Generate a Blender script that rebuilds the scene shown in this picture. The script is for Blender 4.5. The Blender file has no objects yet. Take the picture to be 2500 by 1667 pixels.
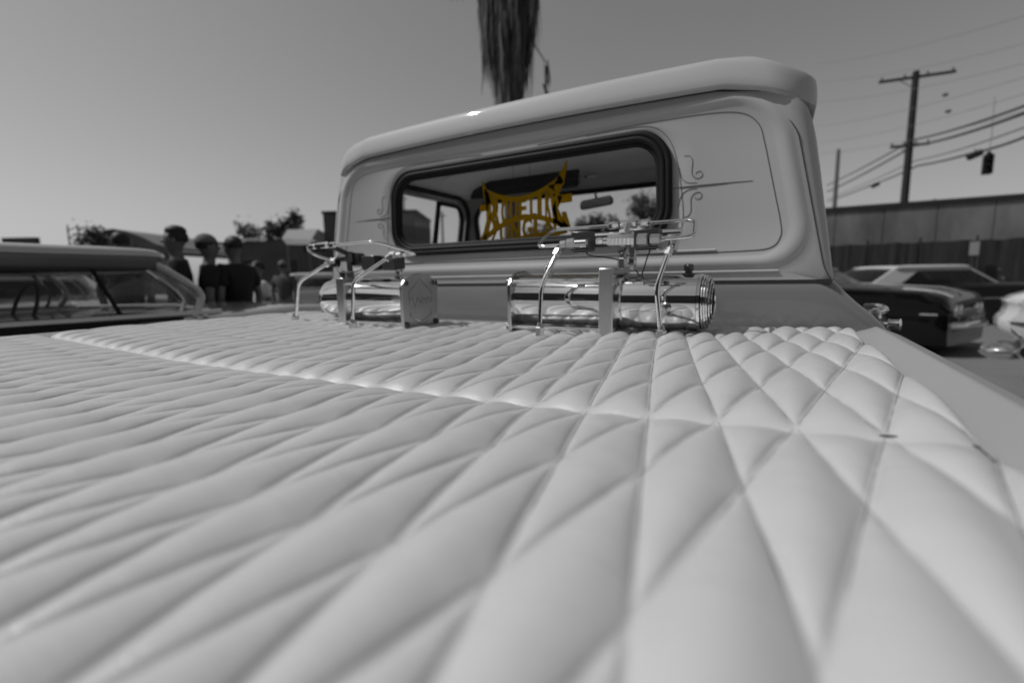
import bpy, bmesh, math, random
from mathutils import Vector, Matrix, noise
random.seed(7)
PI = math.pi
sc = bpy.context.scene
COL = sc.collection
ZB = 1.10                      # height of the bed rails above the ground

# ------------------------------------------------------------ camera
cam_d = bpy.data.cameras.new('camera')
cam = bpy.data.objects.new('camera', cam_d)
COL.objects.link(cam)
sc.camera = cam
cam_d.sensor_width = 36.0
cam_d.lens = 16.474
cam_d.clip_start = 0.02
cam_d.clip_end = 3000
Rr = Vector((0.86995668, 0.49282837, -0.01719216))
Rd = Vector((0.05143897, -0.12536465, -0.99077633))
Rf = Vector((-0.49043797, 0.86104814, -0.1344124))
cam.matrix_world = Matrix(((Rr.x, -Rd.x, -Rf.x, 0.74498), (Rr.y, -Rd.y, -Rf.y, -0.4503),
                           (Rr.z, -Rd.z, -Rf.z, 1.24383), (0, 0, 0, 1)))
cam_d.dof.use_dof = True
cam_d.dof.focus_distance = 0.74
cam_d.dof.aperture_fstop = 2.5
cam_d.dof.aperture_blades = 0

# ------------------------------------------------------------ sky and sun
SUN_DIR = Vector((-0.67, -0.36, 1.0)).normalized()     # towards the sun
sun_el = math.asin(SUN_DIR.z)
sun_az = math.atan2(SUN_DIR.x, SUN_DIR.y)
world = bpy.data.worlds.new('World')
sc.world = world
world.use_nodes = True
wn = world.node_tree
wn.nodes.clear()
sky = wn.nodes.new('ShaderNodeTexSky')
sky.sky_type = 'NISHITA'
sky.sun_disc = False
sky.sun_elevation = sun_el
sky.sun_rotation = sun_az
sky.air_density = 1.0
sky.dust_density = 1.0
sky.ozone_density = 1.0
sep = wn.nodes.new('ShaderNodeSeparateColor')
m1 = wn.nodes.new('ShaderNodeMath'); m1.operation = 'MULTIPLY'; m1.inputs[1].default_value = 0.22
m2 = wn.nodes.new('ShaderNodeMath'); m2.operation = 'MULTIPLY_ADD'; m2.inputs[1].default_value = 0.43
bg = wn.nodes.new('ShaderNodeBackground')
bg.inputs['Strength'].default_value = 0.076
wo = wn.nodes.new('ShaderNodeOutputWorld')
wn.links.new(sky.outputs[0], sep.inputs[0])
wn.links.new(sep.outputs[0], m1.inputs[0])               # black-and-white film behind a yellow filter
wn.links.new(sep.outputs[1], m2.inputs[0])
wn.links.new(m1.outputs[0], m2.inputs[2])
m3 = wn.nodes.new('ShaderNodeMath'); m3.operation = 'MULTIPLY_ADD'; m3.inputs[1].default_value = 0.35
wn.links.new(sep.outputs[2], m3.inputs[0]); wn.links.new(m2.outputs[0], m3.inputs[2])
wn.links.new(m3.outputs[0], bg.inputs[0])
wn.links.new(bg.outputs[0], wo.inputs[0])
sl = bpy.data.lights.new('sun', 'SUN')
sl.energy = 2.5
sl.angle = math.radians(0.55)
so = bpy.data.objects.new('sun', sl)
COL.objects.link(so)
so.rotation_euler = (-SUN_DIR).to_track_quat('-Z', 'Y').to_euler()
so.location = (-6, -4, 12)
sc.view_settings.view_transform = 'Standard'
sc.view_settings.look = 'None'
sc.view_settings.gamma = 1
sc.view_settings.exposure = 0.0
sc.view_settings.use_curve_mapping = False

# ------------------------------------------------------------ materials
def mat(name, v, rough=0.5, metal=0.0, coat=0.0, alpha=None, bump=0.0, bscale=80.0, var=0.0, vscale=6.0,
        trans=0.0, color=None, ior=1.5, spec=None, coat_rough=0.03, vstretch=None):
    m = bpy.data.materials.new(name)
    m.use_nodes = True
    nt = m.node_tree
    b = nt.nodes['Principled BSDF']
    c = color if color else (v, v, v)
    b.inputs['Base Color'].default_value = (*c, 1)
    b.inputs['Roughness'].default_value = rough
    b.inputs['Metallic'].default_value = metal
    b.inputs['Coat Weight'].default_value = coat
    b.inputs['Coat Roughness'].default_value = coat_rough
    b.inputs['Transmission Weight'].default_value = trans
    b.inputs['IOR'].default_value = ior
    if spec is not None:
        b.inputs['Specular IOR Level'].default_value = spec
    if var or bump:
        tc = nt.nodes.new('ShaderNodeTexCoord')
        mp = nt.nodes.new('ShaderNodeMapping')
        nt.links.new(tc.outputs['Object'], mp.inputs[0])
        if vstretch:
            mp.inputs['Scale'].default_value = vstretch
    if var:
        n = nt.nodes.new('ShaderNodeTexNoise')
        n.inputs['Scale'].default_value = vscale
        n.inputs['Detail'].default_value = 8
        n.inputs['Roughness'].default_value = 0.65
        mr = nt.nodes.new('ShaderNodeMapRange')
        mr.inputs['From Min'].default_value = 0.3
        mr.inputs['From Max'].default_value = 0.7
        mr.inputs['To Min'].default_value = 1 - var
        mr.inputs['To Max'].default_value = 1 + var
        mx = nt.nodes.new('ShaderNodeVectorMath'); mx.operation = 'SCALE'
        mx.inputs[0].default_value = c
        nt.links.new(mp.outputs[0], n.inputs['Vector'])
        nt.links.new(n.outputs[0], mr.inputs[0])
        nt.links.new(mr.outputs[0], mx.inputs['Scale'])
        nt.links.new(mx.outputs[0], b.inputs['Base Color'])
    if bump:
        n2 = nt.nodes.new('ShaderNodeTexNoise')
        n2.inputs['Scale'].default_value = bscale
        n2.inputs['Detail'].default_value = 4
        bp = nt.nodes.new('ShaderNodeBump')
        bp.inputs['Strength'].default_value = bump
        bp.inputs['Distance'].default_value = 0.002
        nt.links.new(mp.outputs[0], n2.inputs['Vector'])
        nt.links.new(n2.outputs[0], bp.inputs['Height'])
        nt.links.new(bp.outputs[0], b.inputs['Normal'])
    return m

def glass_mat(name, tint=0.92, refl=0.08):
    m = bpy.data.materials.new(name)
    m.use_nodes = True
    nt = m.node_tree
    nt.nodes.clear()
    t = nt.nodes.new('ShaderNodeBsdfTransparent'); t.inputs[0].default_value = (tint, tint, tint, 1)
    g = nt.nodes.new('ShaderNodeBsdfGlossy'); g.inputs['Roughness'].default_value = 0.01
    lw = nt.nodes.new('ShaderNodeLayerWeight'); lw.inputs[0].default_value = 0.5
    pw = nt.nodes.new('ShaderNodeMath'); pw.operation = 'POWER'; pw.inputs[1].default_value = 5.0
    f = nt.nodes.new('ShaderNodeMath'); f.operation = 'MULTIPLY_ADD'; f.inputs[1].default_value = 0.90; f.inputs[2].default_value = 0.05
    nt.links.new(lw.outputs['Facing'], pw.inputs[0]); nt.links.new(pw.outputs[0], f.inputs[0])
    mx = nt.nodes.new('ShaderNodeMixShader')
    o = nt.nodes.new('ShaderNodeOutputMaterial')
    nt.links.new(f.outputs[0], mx.inputs[0]); nt.links.new(t.outputs[0], mx.inputs[1])
    nt.links.new(g.outputs[0], mx.inputs[2]); nt.links.new(mx.outputs[0], o.inputs[0])
    return m

M = {}
M['leather'] = None
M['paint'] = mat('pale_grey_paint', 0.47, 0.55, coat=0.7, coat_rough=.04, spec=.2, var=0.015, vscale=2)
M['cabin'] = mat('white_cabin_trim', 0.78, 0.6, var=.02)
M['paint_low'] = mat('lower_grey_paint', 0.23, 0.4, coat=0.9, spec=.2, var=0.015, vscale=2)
M['rail'] = mat('bed_rail_paint', 0.33, 0.6, coat=0.12, coat_rough=.2, spec=.2)
M['stripe'] = mat('pinstripe_paint', 0.12, 0.4)
M['seam'] = mat('panel_gap', 0.03, 0.8)
M['rubber'] = mat('black_rubber', 0.010, 0.6, spec=.25)
M['chrome'] = mat('chrome', 0.80, 0.05, metal=1, var=0.03, vscale=30)
M['chrome_soft'] = mat('worn_chrome', 0.62, 0.16, metal=1, var=0.12, vscale=60)
M['brushed'] = mat('brushed_aluminium', 0.66, 0.30, metal=1, var=0.08, vscale=90, vstretch=(4, 4, .4))
M['steel'] = mat('zinc_steel', 0.50, 0.24, metal=1, var=0.15, vscale=120)
M['dark_steel'] = mat('dark_coil_housing', 0.10, 0.3, metal=0.6)
M['plate'] = mat('etched_aluminium', 0.60, 0.33, metal=1, var=0.08, vscale=25)
M['black'] = mat('black_plastic', 0.015, 0.5)
M['glass'] = glass_mat('window_glass', 0.97)
M['glass_dark'] = glass_mat('tinted_glass', 0.35)
M['headliner'] = mat('headliner', 0.90, 0.8, var=0.02)
M['visor'] = mat('dark_visor', 0.035, 0.7)
M['amber'] = mat('amber_acrylic', 0, 0.12, color=(0.58, 0.33, 0.002), trans=0.25, spec=.15)
M['asphalt'] = mat('asphalt', 0.15, 0.9, bump=0.6, bscale=120, var=0.22, vscale=0.5)
M['wall'] = mat('stained_stucco', 0.17, 0.85, bump=0.3, bscale=30, var=0.45, vscale=0.8, vstretch=(1, 1, .35))
M['coping'] = mat('dark_coping', 0.02, 0.7)
M['hedge'] = mat('ivy_leaf', 0.025, 0.6, var=0.4, vscale=3)
M['screen'] = mat('dark_screen_cloth', 0.024, 0.8, var=.55, vscale=2.2, vstretch=(3, 1, .3))
M['leaf'] = mat('tree_leaf', 0.05, 0.6, var=0.4, vscale=1.5)
M['bark'] = mat('bark', 0.07, 0.9, var=0.4, vscale=4, bump=0.8, bscale=12)
M['frond'] = mat('dead_frond', 0.085, 0.75, var=0.6, vscale=1.6, vstretch=(2, 2, .3))
M['frond_pale'] = mat('pale_dead_frond', 0.24, 0.75, var=0.3)
M['frond_green'] = mat('green_frond', 0.05, 0.5, var=0.3)
M['pole'] = mat('creosote_pole', 0.02, 0.9, var=0.3)
M['pole_far'] = mat('weathered_pole', 0.12, 0.9, var=0.2)
M['cable'] = mat('cable', 0.03, 0.7)
M['cable_pale'] = mat('pale_cable', 0.16, 0.6)
M['bld_dark'] = mat('dark_cladding', 0.07, 0.8, var=0.25, vscale=1)
M['bld_mid'] = mat('grey_render', 0.12, 0.8, var=0.25, vscale=1)
M['roofing'] = mat('sheet_roofing', 0.16, 0.6, var=0.2, vscale=2)
M['awning'] = mat('awning_cloth', 0.30, 0.8, var=0.05)
M['white'] = mat('white_sign', 0.7, 0.6)
M['car_silver'] = mat('silver_grey_paint', 0.5, 0.22, coat=1, metal=0.2)
M['car_side'] = mat('dark_grey_paint', 0.075, 0.25, coat=1, var=0.1, vscale=3)
M['car_black'] = mat('black_car_paint', 0.005, 0.12, spec=.3, coat=.35)
M['car_white'] = mat('white_car_paint', 0.56, 0.3, coat=1)
M['vinyl'] = mat('white_vinyl_top', 0.50, 0.55)
M['tyre'] = mat('tyre', 0.012, 0.8)
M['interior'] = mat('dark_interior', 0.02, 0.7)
M['seat'] = mat('tuck_roll_seat', 0.05, 0.5)
M['skin'] = mat('skin', 0.13, 0.5)
M['hair'] = mat('hair', 0.010, 0.6)
M['tee_black'] = mat('black_cotton', 0.012, 0.9)
M['tee_grey'] = mat('grey_cotton', 0.07, 0.9)
M['tee_white'] = mat('white_cotton', 0.6, 0.9)
M['denim'] = mat('dark_denim', 0.03, 0.9)
M['shorts'] = mat('grey_shorts', 0.12, 0.9)
M['cap'] = mat('grey_cap', 0.12, 0.8)

def leather():
    m = mat('white_leather', 0.55, 0.42, spec=0.5, coat=.25, coat_rough=.24)
    nt = m.node_tree
    b = nt.nodes['Principled BSDF']
    tc = nt.nodes.new('ShaderNodeTexCoord')
    vo = nt.nodes.new('ShaderNodeTexVoronoi'); vo.inputs['Scale'].default_value = 900
    n = nt.nodes.new('ShaderNodeTexNoise'); n.inputs['Scale'].default_value = 420; n.inputs['Detail'].default_value = 3
    mp = nt.nodes.new('ShaderNodeMapping'); mp.inputs['Scale'].default_value = (9, 60, 20)
    wr = nt.nodes.new('ShaderNodeTexNoise'); wr.inputs['Scale'].default_value = 1.0; wr.inputs['Detail'].default_value = 5
    wr.inputs['Distortion'].default_value = 1.2
    b1 = nt.nodes.new('ShaderNodeBump'); b1.inputs['Strength'].default_value = 0.32; b1.inputs['Distance'].default_value = 0.0006
    b2 = nt.nodes.new('ShaderNodeBump'); b2.inputs['Strength'].default_value = 0.42; b2.inputs['Distance'].default_value = 0.0012
    nt.links.new(tc.outputs['Object'], vo.inputs['Vector'])
    nt.links.new(tc.outputs['Object'], mp.inputs[0])
    nt.links.new(mp.outputs[0], wr.inputs['Vector'])
    nt.links.new(vo.outputs['Distance'], b1.inputs['Height'])
    nt.links.new(wr.outputs[0], b2.inputs['Height'])
    nt.links.new(b1.outputs[0], b2.inputs['Normal'])
    nt.links.new(b2.outputs[0], b.inputs['Normal'])
    # faint handling marks in colour and gloss
    n3 = nt.nodes.new('ShaderNodeTexNoise'); n3.inputs['Scale'].default_value = 7; n3.inputs['Detail'].default_value = 7
    mr = nt.nodes.new('ShaderNodeMapRange'); mr.inputs['To Min'].default_value = 0.26; mr.inputs['To Max'].default_value = 0.42
    nt.links.new(tc.outputs['Object'], n3.inputs['Vector'])
    nt.links.new(n3.outputs[0], mr.inputs[0]); nt.links.new(mr.outputs[0], b.inputs['Roughness'])
    mc = nt.nodes.new('ShaderNodeMapRange'); mc.inputs['To Min'].default_value = 0.53; mc.inputs['To Max'].default_value = 0.59
    cc = nt.nodes.new('ShaderNodeCombineColor')
    nt.links.new(n3.outputs[0], mc.inputs[0])
    for i in range(3): nt.links.new(mc.outputs[0], cc.inputs[i])
    nt.links.new(cc.outputs[0], b.inputs['Base Color'])
    return m
M['leather'] = leather()

# ------------------------------------------------------------ mesh helpers
class MB:
    def __init__(s): s.v = []; s.f = []
    def add(s, vs, fs):
        o = len(s.v); s.v += [tuple(v) for v in vs]; s.f += [tuple(i + o for i in f) for f in fs]; return s
    def box(s, lo, hi, rz=0, c=None):
        x0, y0, z0 = lo; x1, y1, z1 = hi
        vs = [(x0, y0, z0), (x1, y0, z0), (x1, y1, z0), (x0, y1, z0), (x0, y0, z1), (x1, y0, z1), (x1, y1, z1), (x0, y1, z1)]
        if rz:
            c = c or ((x0 + x1) / 2, (y0 + y1) / 2); ca, sa = math.cos(rz), math.sin(rz)
            vs = [(c[0] + (x - c[0]) * ca - (y - c[1]) * sa, c[1] + (x - c[0]) * sa + (y - c[1]) * ca, z) for x, y, z in vs]
        return s.add(vs, [(0, 3, 2, 1), (4, 5, 6, 7), (0, 1, 5, 4), (1, 2, 6, 5), (2, 3, 7, 6), (3, 0, 4, 7)])
    def cyl(s, p0, p1, r0, r1=None, n=24, cap=True):
        r1 = r0 if r1 is None else r1
        return s.lathe(p0, p1, [(0, r0), (1, r1)], n, cap)
    def lathe(s, p0, p1, prof, n=24, cap=True):
        p0, p1 = Vector(p0), Vector(p1); d = p1 - p0; ax = d.normalized()
        u = ax.orthogonal().normalized(); w = ax.cross(u)
        if abs(ax.z) > .99: u, w = Vector((1, 0, 0)), Vector((0, 1, 0)) * (1 if ax.z > 0 else -1)
        vs = []; fs = []
        for t, r in prof:
            for k in range(n):
                a = 2 * PI * k / n; vs.append(p0 + d * t + u * (r * math.cos(a)) + w * (r * math.sin(a)))
        for j in range(len(prof) - 1):
            for k in range(n):
                k2 = (k + 1) % n; fs.append((j * n + k, j * n + k2, (j + 1) * n + k2, (j + 1) * n + k))
        if cap:
            fs.append(tuple(reversed(range(n)))); fs.append(tuple(range((len(prof) - 1) * n, len(prof) * n)))
        return s.add(vs, fs)
    def hexa(s, p0, p1, r):
        return s.lathe(p0, p1, [(0, r * .86), (.1, r), (.9, r), (1, r * .86)], 6)
    def tube(s, pts, r, n=10, closed=False):
        pts = [Vector(p) for p in pts]; N = len(pts); vs = []; fs = []
        rr = r if isinstance(r, (list, tuple)) else [r] * N
        prev = None
        for i, p in enumerate(pts):
            if closed: t = pts[(i + 1) % N] - pts[i - 1]
            else: t = pts[min(i + 1, N - 1)] - pts[max(i - 1, 0)]
            t.normalize()
            if prev is None: u = t.orthogonal().normalized()
            else:
                u = prev - t * prev.dot(t)
                u = u.normalized() if u.length > 1e-6 else t.orthogonal().normalized()
            prev = u; w = t.cross(u)
            for k in range(n):
                a = 2 * PI * k / n; vs.append(p + (u * math.cos(a) + w * math.sin(a)) * rr[i])
        for i in range(N if closed else N - 1):
            j = (i + 1) % N
            for k in range(n):
                k2 = (k + 1) % n; fs.append((i * n + k, i * n + k2, j * n + k2, j * n + k))
        if not closed:
            fs.append(tuple(reversed(range(n)))); fs.append(tuple(range((N - 1) * n, N * n)))
        return s.add(vs, fs)
    def loft(s, loops, close=True, cap0=False, cap1=False):
        n = len(loops[0]); vs = [p for l in loops for p in l]; fs = []
        for j in range(len(loops) - 1):
            for k in range(n if close else n - 1):
                k2 = (k + 1) % n; fs.append((j * n + k, j * n + k2, (j + 1) * n + k2, (j + 1) * n + k))
        if cap0: fs.append(tuple(reversed(range(n))))
        if cap1: fs.append(tuple(range((len(loops) - 1) * n, len(loops) * n)))
        return s.add(vs, fs)
    def sphere(s, c, r, n=16, m=10):
        r = r if isinstance(r, (list, tuple)) else (r, r, r); vs = []; fs = []
        for j in range(m + 1):
            th = PI * j / m
            for k in range(n):
                a = 2 * PI * k / n
                vs.append((c[0] + r[0] * math.sin(th) * math.cos(a), c[1] + r[1] * math.sin(th) * math.sin(a), c[2] + r[2] * math.cos(th)))
        for j in range(m):
            for k in range(n):
                k2 = (k + 1) % n; fs.append((j * n + k, (j + 1) * n + k, (j + 1) * n + k2, j * n + k2))
        return s.add(vs, fs)
    def prism(s, poly, y0, y1):          # polygon in XZ, extruded along Y
        n = len(poly)
        vs = [(x, y0, z) for x, z in poly] + [(x, y1, z) for x, z in poly]
        return s.add(vs, [tuple(range(n)), tuple(reversed(range(n, 2 * n)))] + [((k + 1) % n, k, k + n, (k + 1) % n + n) for k in range(n)])
    def strip(s, pts, w, y0, y1, g=1.0):        # flat strip along a polyline in XZ
        P = [Vector((p[0], p[1])) for p in pts]; ww = [q * g for q in (w if isinstance(w, (list, tuple)) else [w] * len(P))]
        L = []; Rt = []
        for i, p in enumerate(P):
            t = (P[min(i + 1, len(P) - 1)] - P[max(i - 1, 0)]).normalized(); nrm = Vector((-t.y, t.x))
            L.append(p + nrm * ww[i] / 2); Rt.append(p - nrm * ww[i] / 2)
        for i in range(len(P) - 1):
            q = [L[i], L[i + 1], Rt[i + 1], Rt[i]]
            s.prism([(a.x, a.y) for a in q], y0, y1)
        return s
    def build(s, name, material, parent=None, smooth=40, bevel=0, fix=True):
        me = bpy.data.meshes.new(name); me.from_pydata(s.v, [], s.f)
        if fix:
            bm = bmesh.new(); bm.from_mesh(me)
            bmesh.ops.remove_doubles(bm, verts=bm.verts, dist=1e-6)
            bmesh.ops.recalc_face_normals(bm, faces=bm.faces); bm.to_mesh(me); bm.free()
        me.materials.append(material)
        o = bpy.data.objects.new(name, me); COL.objects.link(o)
        if smooth:
            me.shade_smooth(); me.set_sharp_from_angle(angle=math.radians(smooth))
        if parent: o.parent = parent
        if bevel:
            md = o.modifiers.new('b', 'BEVEL'); md.width = bevel; md.segments = 2; md.limit_method = 'ANGLE'
        return o

def tag(o, label=None, cat=None, group=None, kind=None):
    if label: o['label'] = label
    if cat: o['category'] = cat
    if group: o['group'] = group
    if kind: o['kind'] = kind
    return o
def thing(name, label, cat, loc=(0, 0, 0), rz=0, group=None):
    o = bpy.data.objects.new(name, None); COL.objects.link(o)
    o.location = loc; o.rotation_euler = (0, 0, rz); o.empty_display_size = .1
    return tag(o, label, cat, group)
def copy_tree(o, parent=None):
    c = o.copy(); COL.objects.link(c); c.parent = parent
    for ch in [x for x in bpy.data.objects if x.parent == o]: copy_tree(ch, c)
    return c
def rrect(x0, x1, z0, z1, r, n=8):
    """rounded rectangle, 4*(n+1) points, counter-clockwise from bottom right"""
    out = []
    rr = r if isinstance(r, (list, tuple)) else [r] * 4      # BR, TR, TL, BL
    for (cx, cz, a0), q in zip([(x1 - rr[0], z0 + rr[0], -90), (x1 - rr[1], z1 - rr[1], 0), (x0 + rr[2], z1 - rr[2], 90), (x0 + rr[3], z0 + rr[3], 180)], rr):
        for k in range(n + 1):
            a = math.radians(a0 + 90 * k / n); out.append((cx + q * math.cos(a), cz + q * math.sin(a)))
    return out
def smooth_path(pts, rad=0.012, n=5):
    """rounds the corners of a polyline"""
    P = [Vector(p) for p in pts]; out = [P[0]]
    for i in range(1, len(P) - 1):
        a, b, c = P[i - 1], P[i], P[i + 1]
        la = min(rad, (a - b).length * .48); lc = min(rad, (c - b).length * .48)
        p, q = b + (a - b).normalized() * la, b + (c - b).normalized() * lc
        for k in range(n + 1):
            t = k / n; out.append(p.lerp(b, t).lerp(b.lerp(q, t), t))
    return out + [P[-1]]
def sstep(a, b, x):
    t = max(0, min(1, (x - a) / (b - a))); return t * t * (3 - 2 * t)
def text_mesh(body, size, depth, off=0.0):
    cu = bpy.data.curves.new('t', 'FONT'); cu.body = body; cu.size = size; cu.extrude = depth; cu.align_x = 'CENTER'; cu.resolution_u = 2; cu.offset = off
    o = bpy.data.objects.new('t', cu); COL.objects.link(o)
    bpy.context.view_layer.update()
    me = bpy.data.meshes.new_from_object(o.evaluated_get(bpy.context.evaluated_depsgraph_get()))
    v = [tuple(x.co) for x in me.vertices]; f = [tuple(p.vertices) for p in me.polygons]
    bpy.data.objects.remove(o); bpy.data.curves.remove(cu); bpy.data.meshes.remove(me)
    return v, f

# ------------------------------------------------------------ ground
g = MB()
N = 60
for i in range(N):
    pass
g.add([(-600, -400, 0), (600, -400, 0), (600, 900, 0), (-600, 900, 0)], [(0, 1, 2, 3)])
tag(g.build('ground', M['asphalt'], smooth=0), kind='structure')

# ------------------------------------------------------------ the pickup
T = thing('pickup_truck', 'pale grey vintage pickup with pinstriped cab and chrome pumps on its bed', 'truck')
YC = 0.857
def tp(z):                      # taper of the upper cab
    return 1 - 0.26 * (z - .125)
def cabloop(x, z0, z1, r, y, taper=1.0, n=10, yb=0.0):
    return [(px * (1 + (tp(pz) - 1) * taper), y + yb * (abs(px) / .8) ** 4, ZB + pz) for px, pz in rrect(-x, x, z0, z1, r, n)]
# back wall of the cab: window flange, flat panel, raised frame, rounded corner
b = MB()
crn = 0.0
L = [cabloop(.487, .238, .513, [.085, .085, .09, .085], YC + .03, .25),
     cabloop(.490, .235, .516, [.088, .088, .092, .088], YC + .004, .25),
     cabloop(.495, .231, .520, [.092, .092, .096, .092], YC, .25),
     cabloop(.560, .222, .530, [.095, .1, .1, .095], YC, .35),
     cabloop(.783, .190, .550, [.085, .1, .1, .085], YC, 1),
     cabloop(.790, .185, .553, [.09, .105, .105, .09], YC - .002, 1),
     cabloop(.801, .178, .559, [.095, .11, .11, .095], YC - .0058, 1),
     cabloop(.811, .171, .565, [.10, .115, .115, .10], YC - .0065, 1),
     cabloop(.820, .164, .571, [.105, .12, .12, .105], YC - .0045, 1),
     cabloop(.826, .159, .576, [.105, .12, .12, .105], YC - .001, 1),
     cabloop(.832, .150, .583, [.08, .10, .10, .08], YC + .001, 1),
     cabloop(.838, .128, .600, [.02, .07, .07, .02], YC + .002, 1),
     cabloop(.848, .1255, .596, [.01, .09, .09, .01], YC + .008, .90),
     cabloop(.855, .125, .596, [.008, .115, .115, .008], YC + .022, .78),
     cabloop(.857, .125, .590, [.008, .14, .14, .008], YC + .05, .73),
     cabloop(.857, .125, .590, [.008, .15, .15, .008], YC + .10, .73)]
b.loft(L)
b.build('cab_back_panel', M['paint'], T, smooth=50)
# fold lines pressed into the panel under the window
b = MB()
for z, hw in ((.205, .60), (.150, .74)):
    b.loft([[(-hw, YC - .0005, ZB + z - .0035), (hw, YC - .0005, ZB + z - .0035)], [(-hw, YC - .0020, ZB + z - .001), (hw, YC - .0035, ZB + z - .001)],
            [(-hw, YC - .0020, ZB + z + .001), (hw, YC - .0035, ZB + z + .001)], [(-hw, YC - .0005, ZB + z + .0035), (hw, YC - .0005, ZB + z + .0035)]], close=False)
b.build('pressed_fold', M['paint'], T)
# seam at the belt and the weld seam up each rear corner
b = MB()
b.box((-.85, YC + .001, ZB + .1195), (.85, YC + .02, ZB + .1255))
b.build('belt_seam', M['seam'], T, smooth=0)
for s in (-1, 1):
    pts = []
    for k in range(25):
        z = .128 + (.52 - .128) * k / 24
        x = .838 * tp(z) + .0005
        if z < .17: x += .010 * ((.17 - z) / .042) ** 2
        if z > .45: x -= .035 * ((z - .45) / .07) ** 2
        pts.append((s * x, YC + .0015 - (.001 if z > .45 else 0), ZB + z))
    MB().tube(pts, .0011, 6).build('corner_seam', M['seam'], T)
# lower cab: flares out to the width of the bed
def plan(hw, yb, yf, r, z, n=8):
    out = []
    for k in range(n + 1):
        a = math.radians(180 + 90 * k / n); out.append((-hw + r + r * math.cos(a), yb + r + r * math.sin(a), z))
    for k in range(n + 1):
        a = math.radians(270 + 90 * k / n); out.append((hw - r + r * math.cos(a), yb + r + r * math.sin(a), z))
    return [(-hw, yf, z)] + out + [(hw, yf, z)]
b = MB()
prof = [(.124, .857, .004), (.119, .862, .002), (.10, .878, 0), (.075, .902, .001), (.045, .936, .003), (.02, .959, .006), (.0, .973, .01), (-.05, .985, .016), (-.25, .985, .03), (-.65, .97, .03)]
b.loft([plan(hw, YC + yo, 3.6, .045, ZB + z) for z, hw, yo in prof], close=False)
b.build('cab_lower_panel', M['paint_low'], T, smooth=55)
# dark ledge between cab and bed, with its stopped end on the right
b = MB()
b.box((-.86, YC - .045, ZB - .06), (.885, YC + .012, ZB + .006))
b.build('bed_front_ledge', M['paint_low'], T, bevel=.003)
# roof cap with its overhanging rear lip
def roofring(hw, yb, yf, r, z, n=10):
    out = []
    for cx, cy, a0 in ((hw - r, yb + r, -90), (hw - r, yf - r, 0), (-hw + r, yf - r, 90), (-hw + r, yb + r, 180)):
        for k in range(n + 1):
            a = math.radians(a0 + 90 * k / n); x, y = cx + r * math.cos(a), cy + r * math.sin(a)
            dz = -.012 * (x / .6) ** 2 - .045 * sstep(.60, .80, abs(x))
            out.append((x, y, ZB + z + dz * (1 if z < .66 else max(.0, 1 - (z - .66) / .06))))
    return out
def subdiv_x(loop, n):              # extra points on the long straight runs so they follow the crown
    out = []
    for i, p in enumerate(loop):
        q = loop[(i + 1) % len(loop)]; out.append(p)
        if abs(p[0] - q[0]) > .3:
            for k in range(1, n):
                t = k / n; x = p[0] + (q[0] - p[0]) * t
                out.append((x, p[1] + (q[1] - p[1]) * t, None))
    return out
def roofring2(hw, yb, yf, r, z):
    base = roofring(hw, yb, yf, r, z); out = []
    for p in subdiv_x(base, 16):
        x = p[0]
        dz = -.012 * (x / .6) ** 2 - .045 * sstep(.60, .80, abs(x))
        f = 1 if z < .670 else max(0.25, 1 - (z - .670) / .04)
        yy = p[1]
        dz = -.008 * (x / .6) ** 2 - .044 * sstep(.60, .80, abs(x)) * (1 - .8 * sstep(.92, 1.15, yy))
        if z < .62: dz += .008 * (1 - sstep(.70, .80, abs(x)))
        if yy < 1.2 and abs(x) < hw: yy += .012 * (x / .8) ** 2        # the lip bows slightly in plan
        out.append((x, yy, ZB + z + dz * f))
    return out
b = MB()
rings = [(.735, .880, 1.80, .10, .604), (.760, .858, 1.86, .10, .593), (.782, .844, 1.88, .10, .586), (.792, .839, 1.89, .10, .586), (.798, .835, 1.90, .10, .590),
         (.800, .834, 1.905, .105, .597), (.8005, .8355, 1.905, .105, .615), (.799, .839, 1.90, .11, .638), (.7965, .8425, 1.895, .11, .653), (.793, .8465, 1.89, .115, .662), (.786, .853, 1.88, .12, .6685),
         (.774, .866, 1.87, .125, .673), (.750, .892, 1.85, .13, .678), (.71, .935, 1.80, .15, .684), (.62, 1.01, 1.72, .18, .692), (.46, 1.14, 1.60, .2, .700), (.2, 1.30, 1.45, .05, .704)]
b.loft([roofring2(*r) for r in rings], cap1=True)
b.build('roof_cap', M['paint'], T, smooth=60)
b = MB(); gl = roofring2(.772, .8495, 1.88, .10, .5865)
b.tube([(x, y, z - .0005) for x, y, z in gl], .0022, 6, closed=True)
b.build('drip_seam', M['seam'], T)
# headliner
b = MB()
hl = [[(x * s, y0 + (y - 1.35) * (1 if y > 1.35 else 1), ZB + z) for x, y, z in []] for s, y0 in []]
def hring(hw, yb, yf, z): return [(x, y, ZB + zz) for x, y, zz in [(-hw, yb, z), (hw, yb, z), (hw, yf, z), (-hw, yf, z)]]
b.loft([hring(.735, .90, 1.79, .560), hring(.70, .93, 1.76, .610), hring(.60, 1.0, 1.70, .645), hring(.4, 1.1, 1.6, .66)], cap1=True)
b.build('headliner', M['headliner'], T, smooth=70)
for y in (1.15, 1.42):
    MB().tube([(-.69, y, ZB + .612), (-.6, y, ZB + .640), (-.4, y, ZB + .655), (.4, y, ZB + .655), (.6, y, ZB + .640), (.69, y, ZB + .612)], .007, 6).build('roof_bow', M['headliner'], T)
# inner face of the back wall
b = MB()
L = [cabloop(.49, .238, .513, .09, YC + .03, .25), cabloop(.72, .0, .60, .08, YC + .05, 1)]
b.loft(L); b.build('cab_rear_trim', M['headliner'], T)

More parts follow.
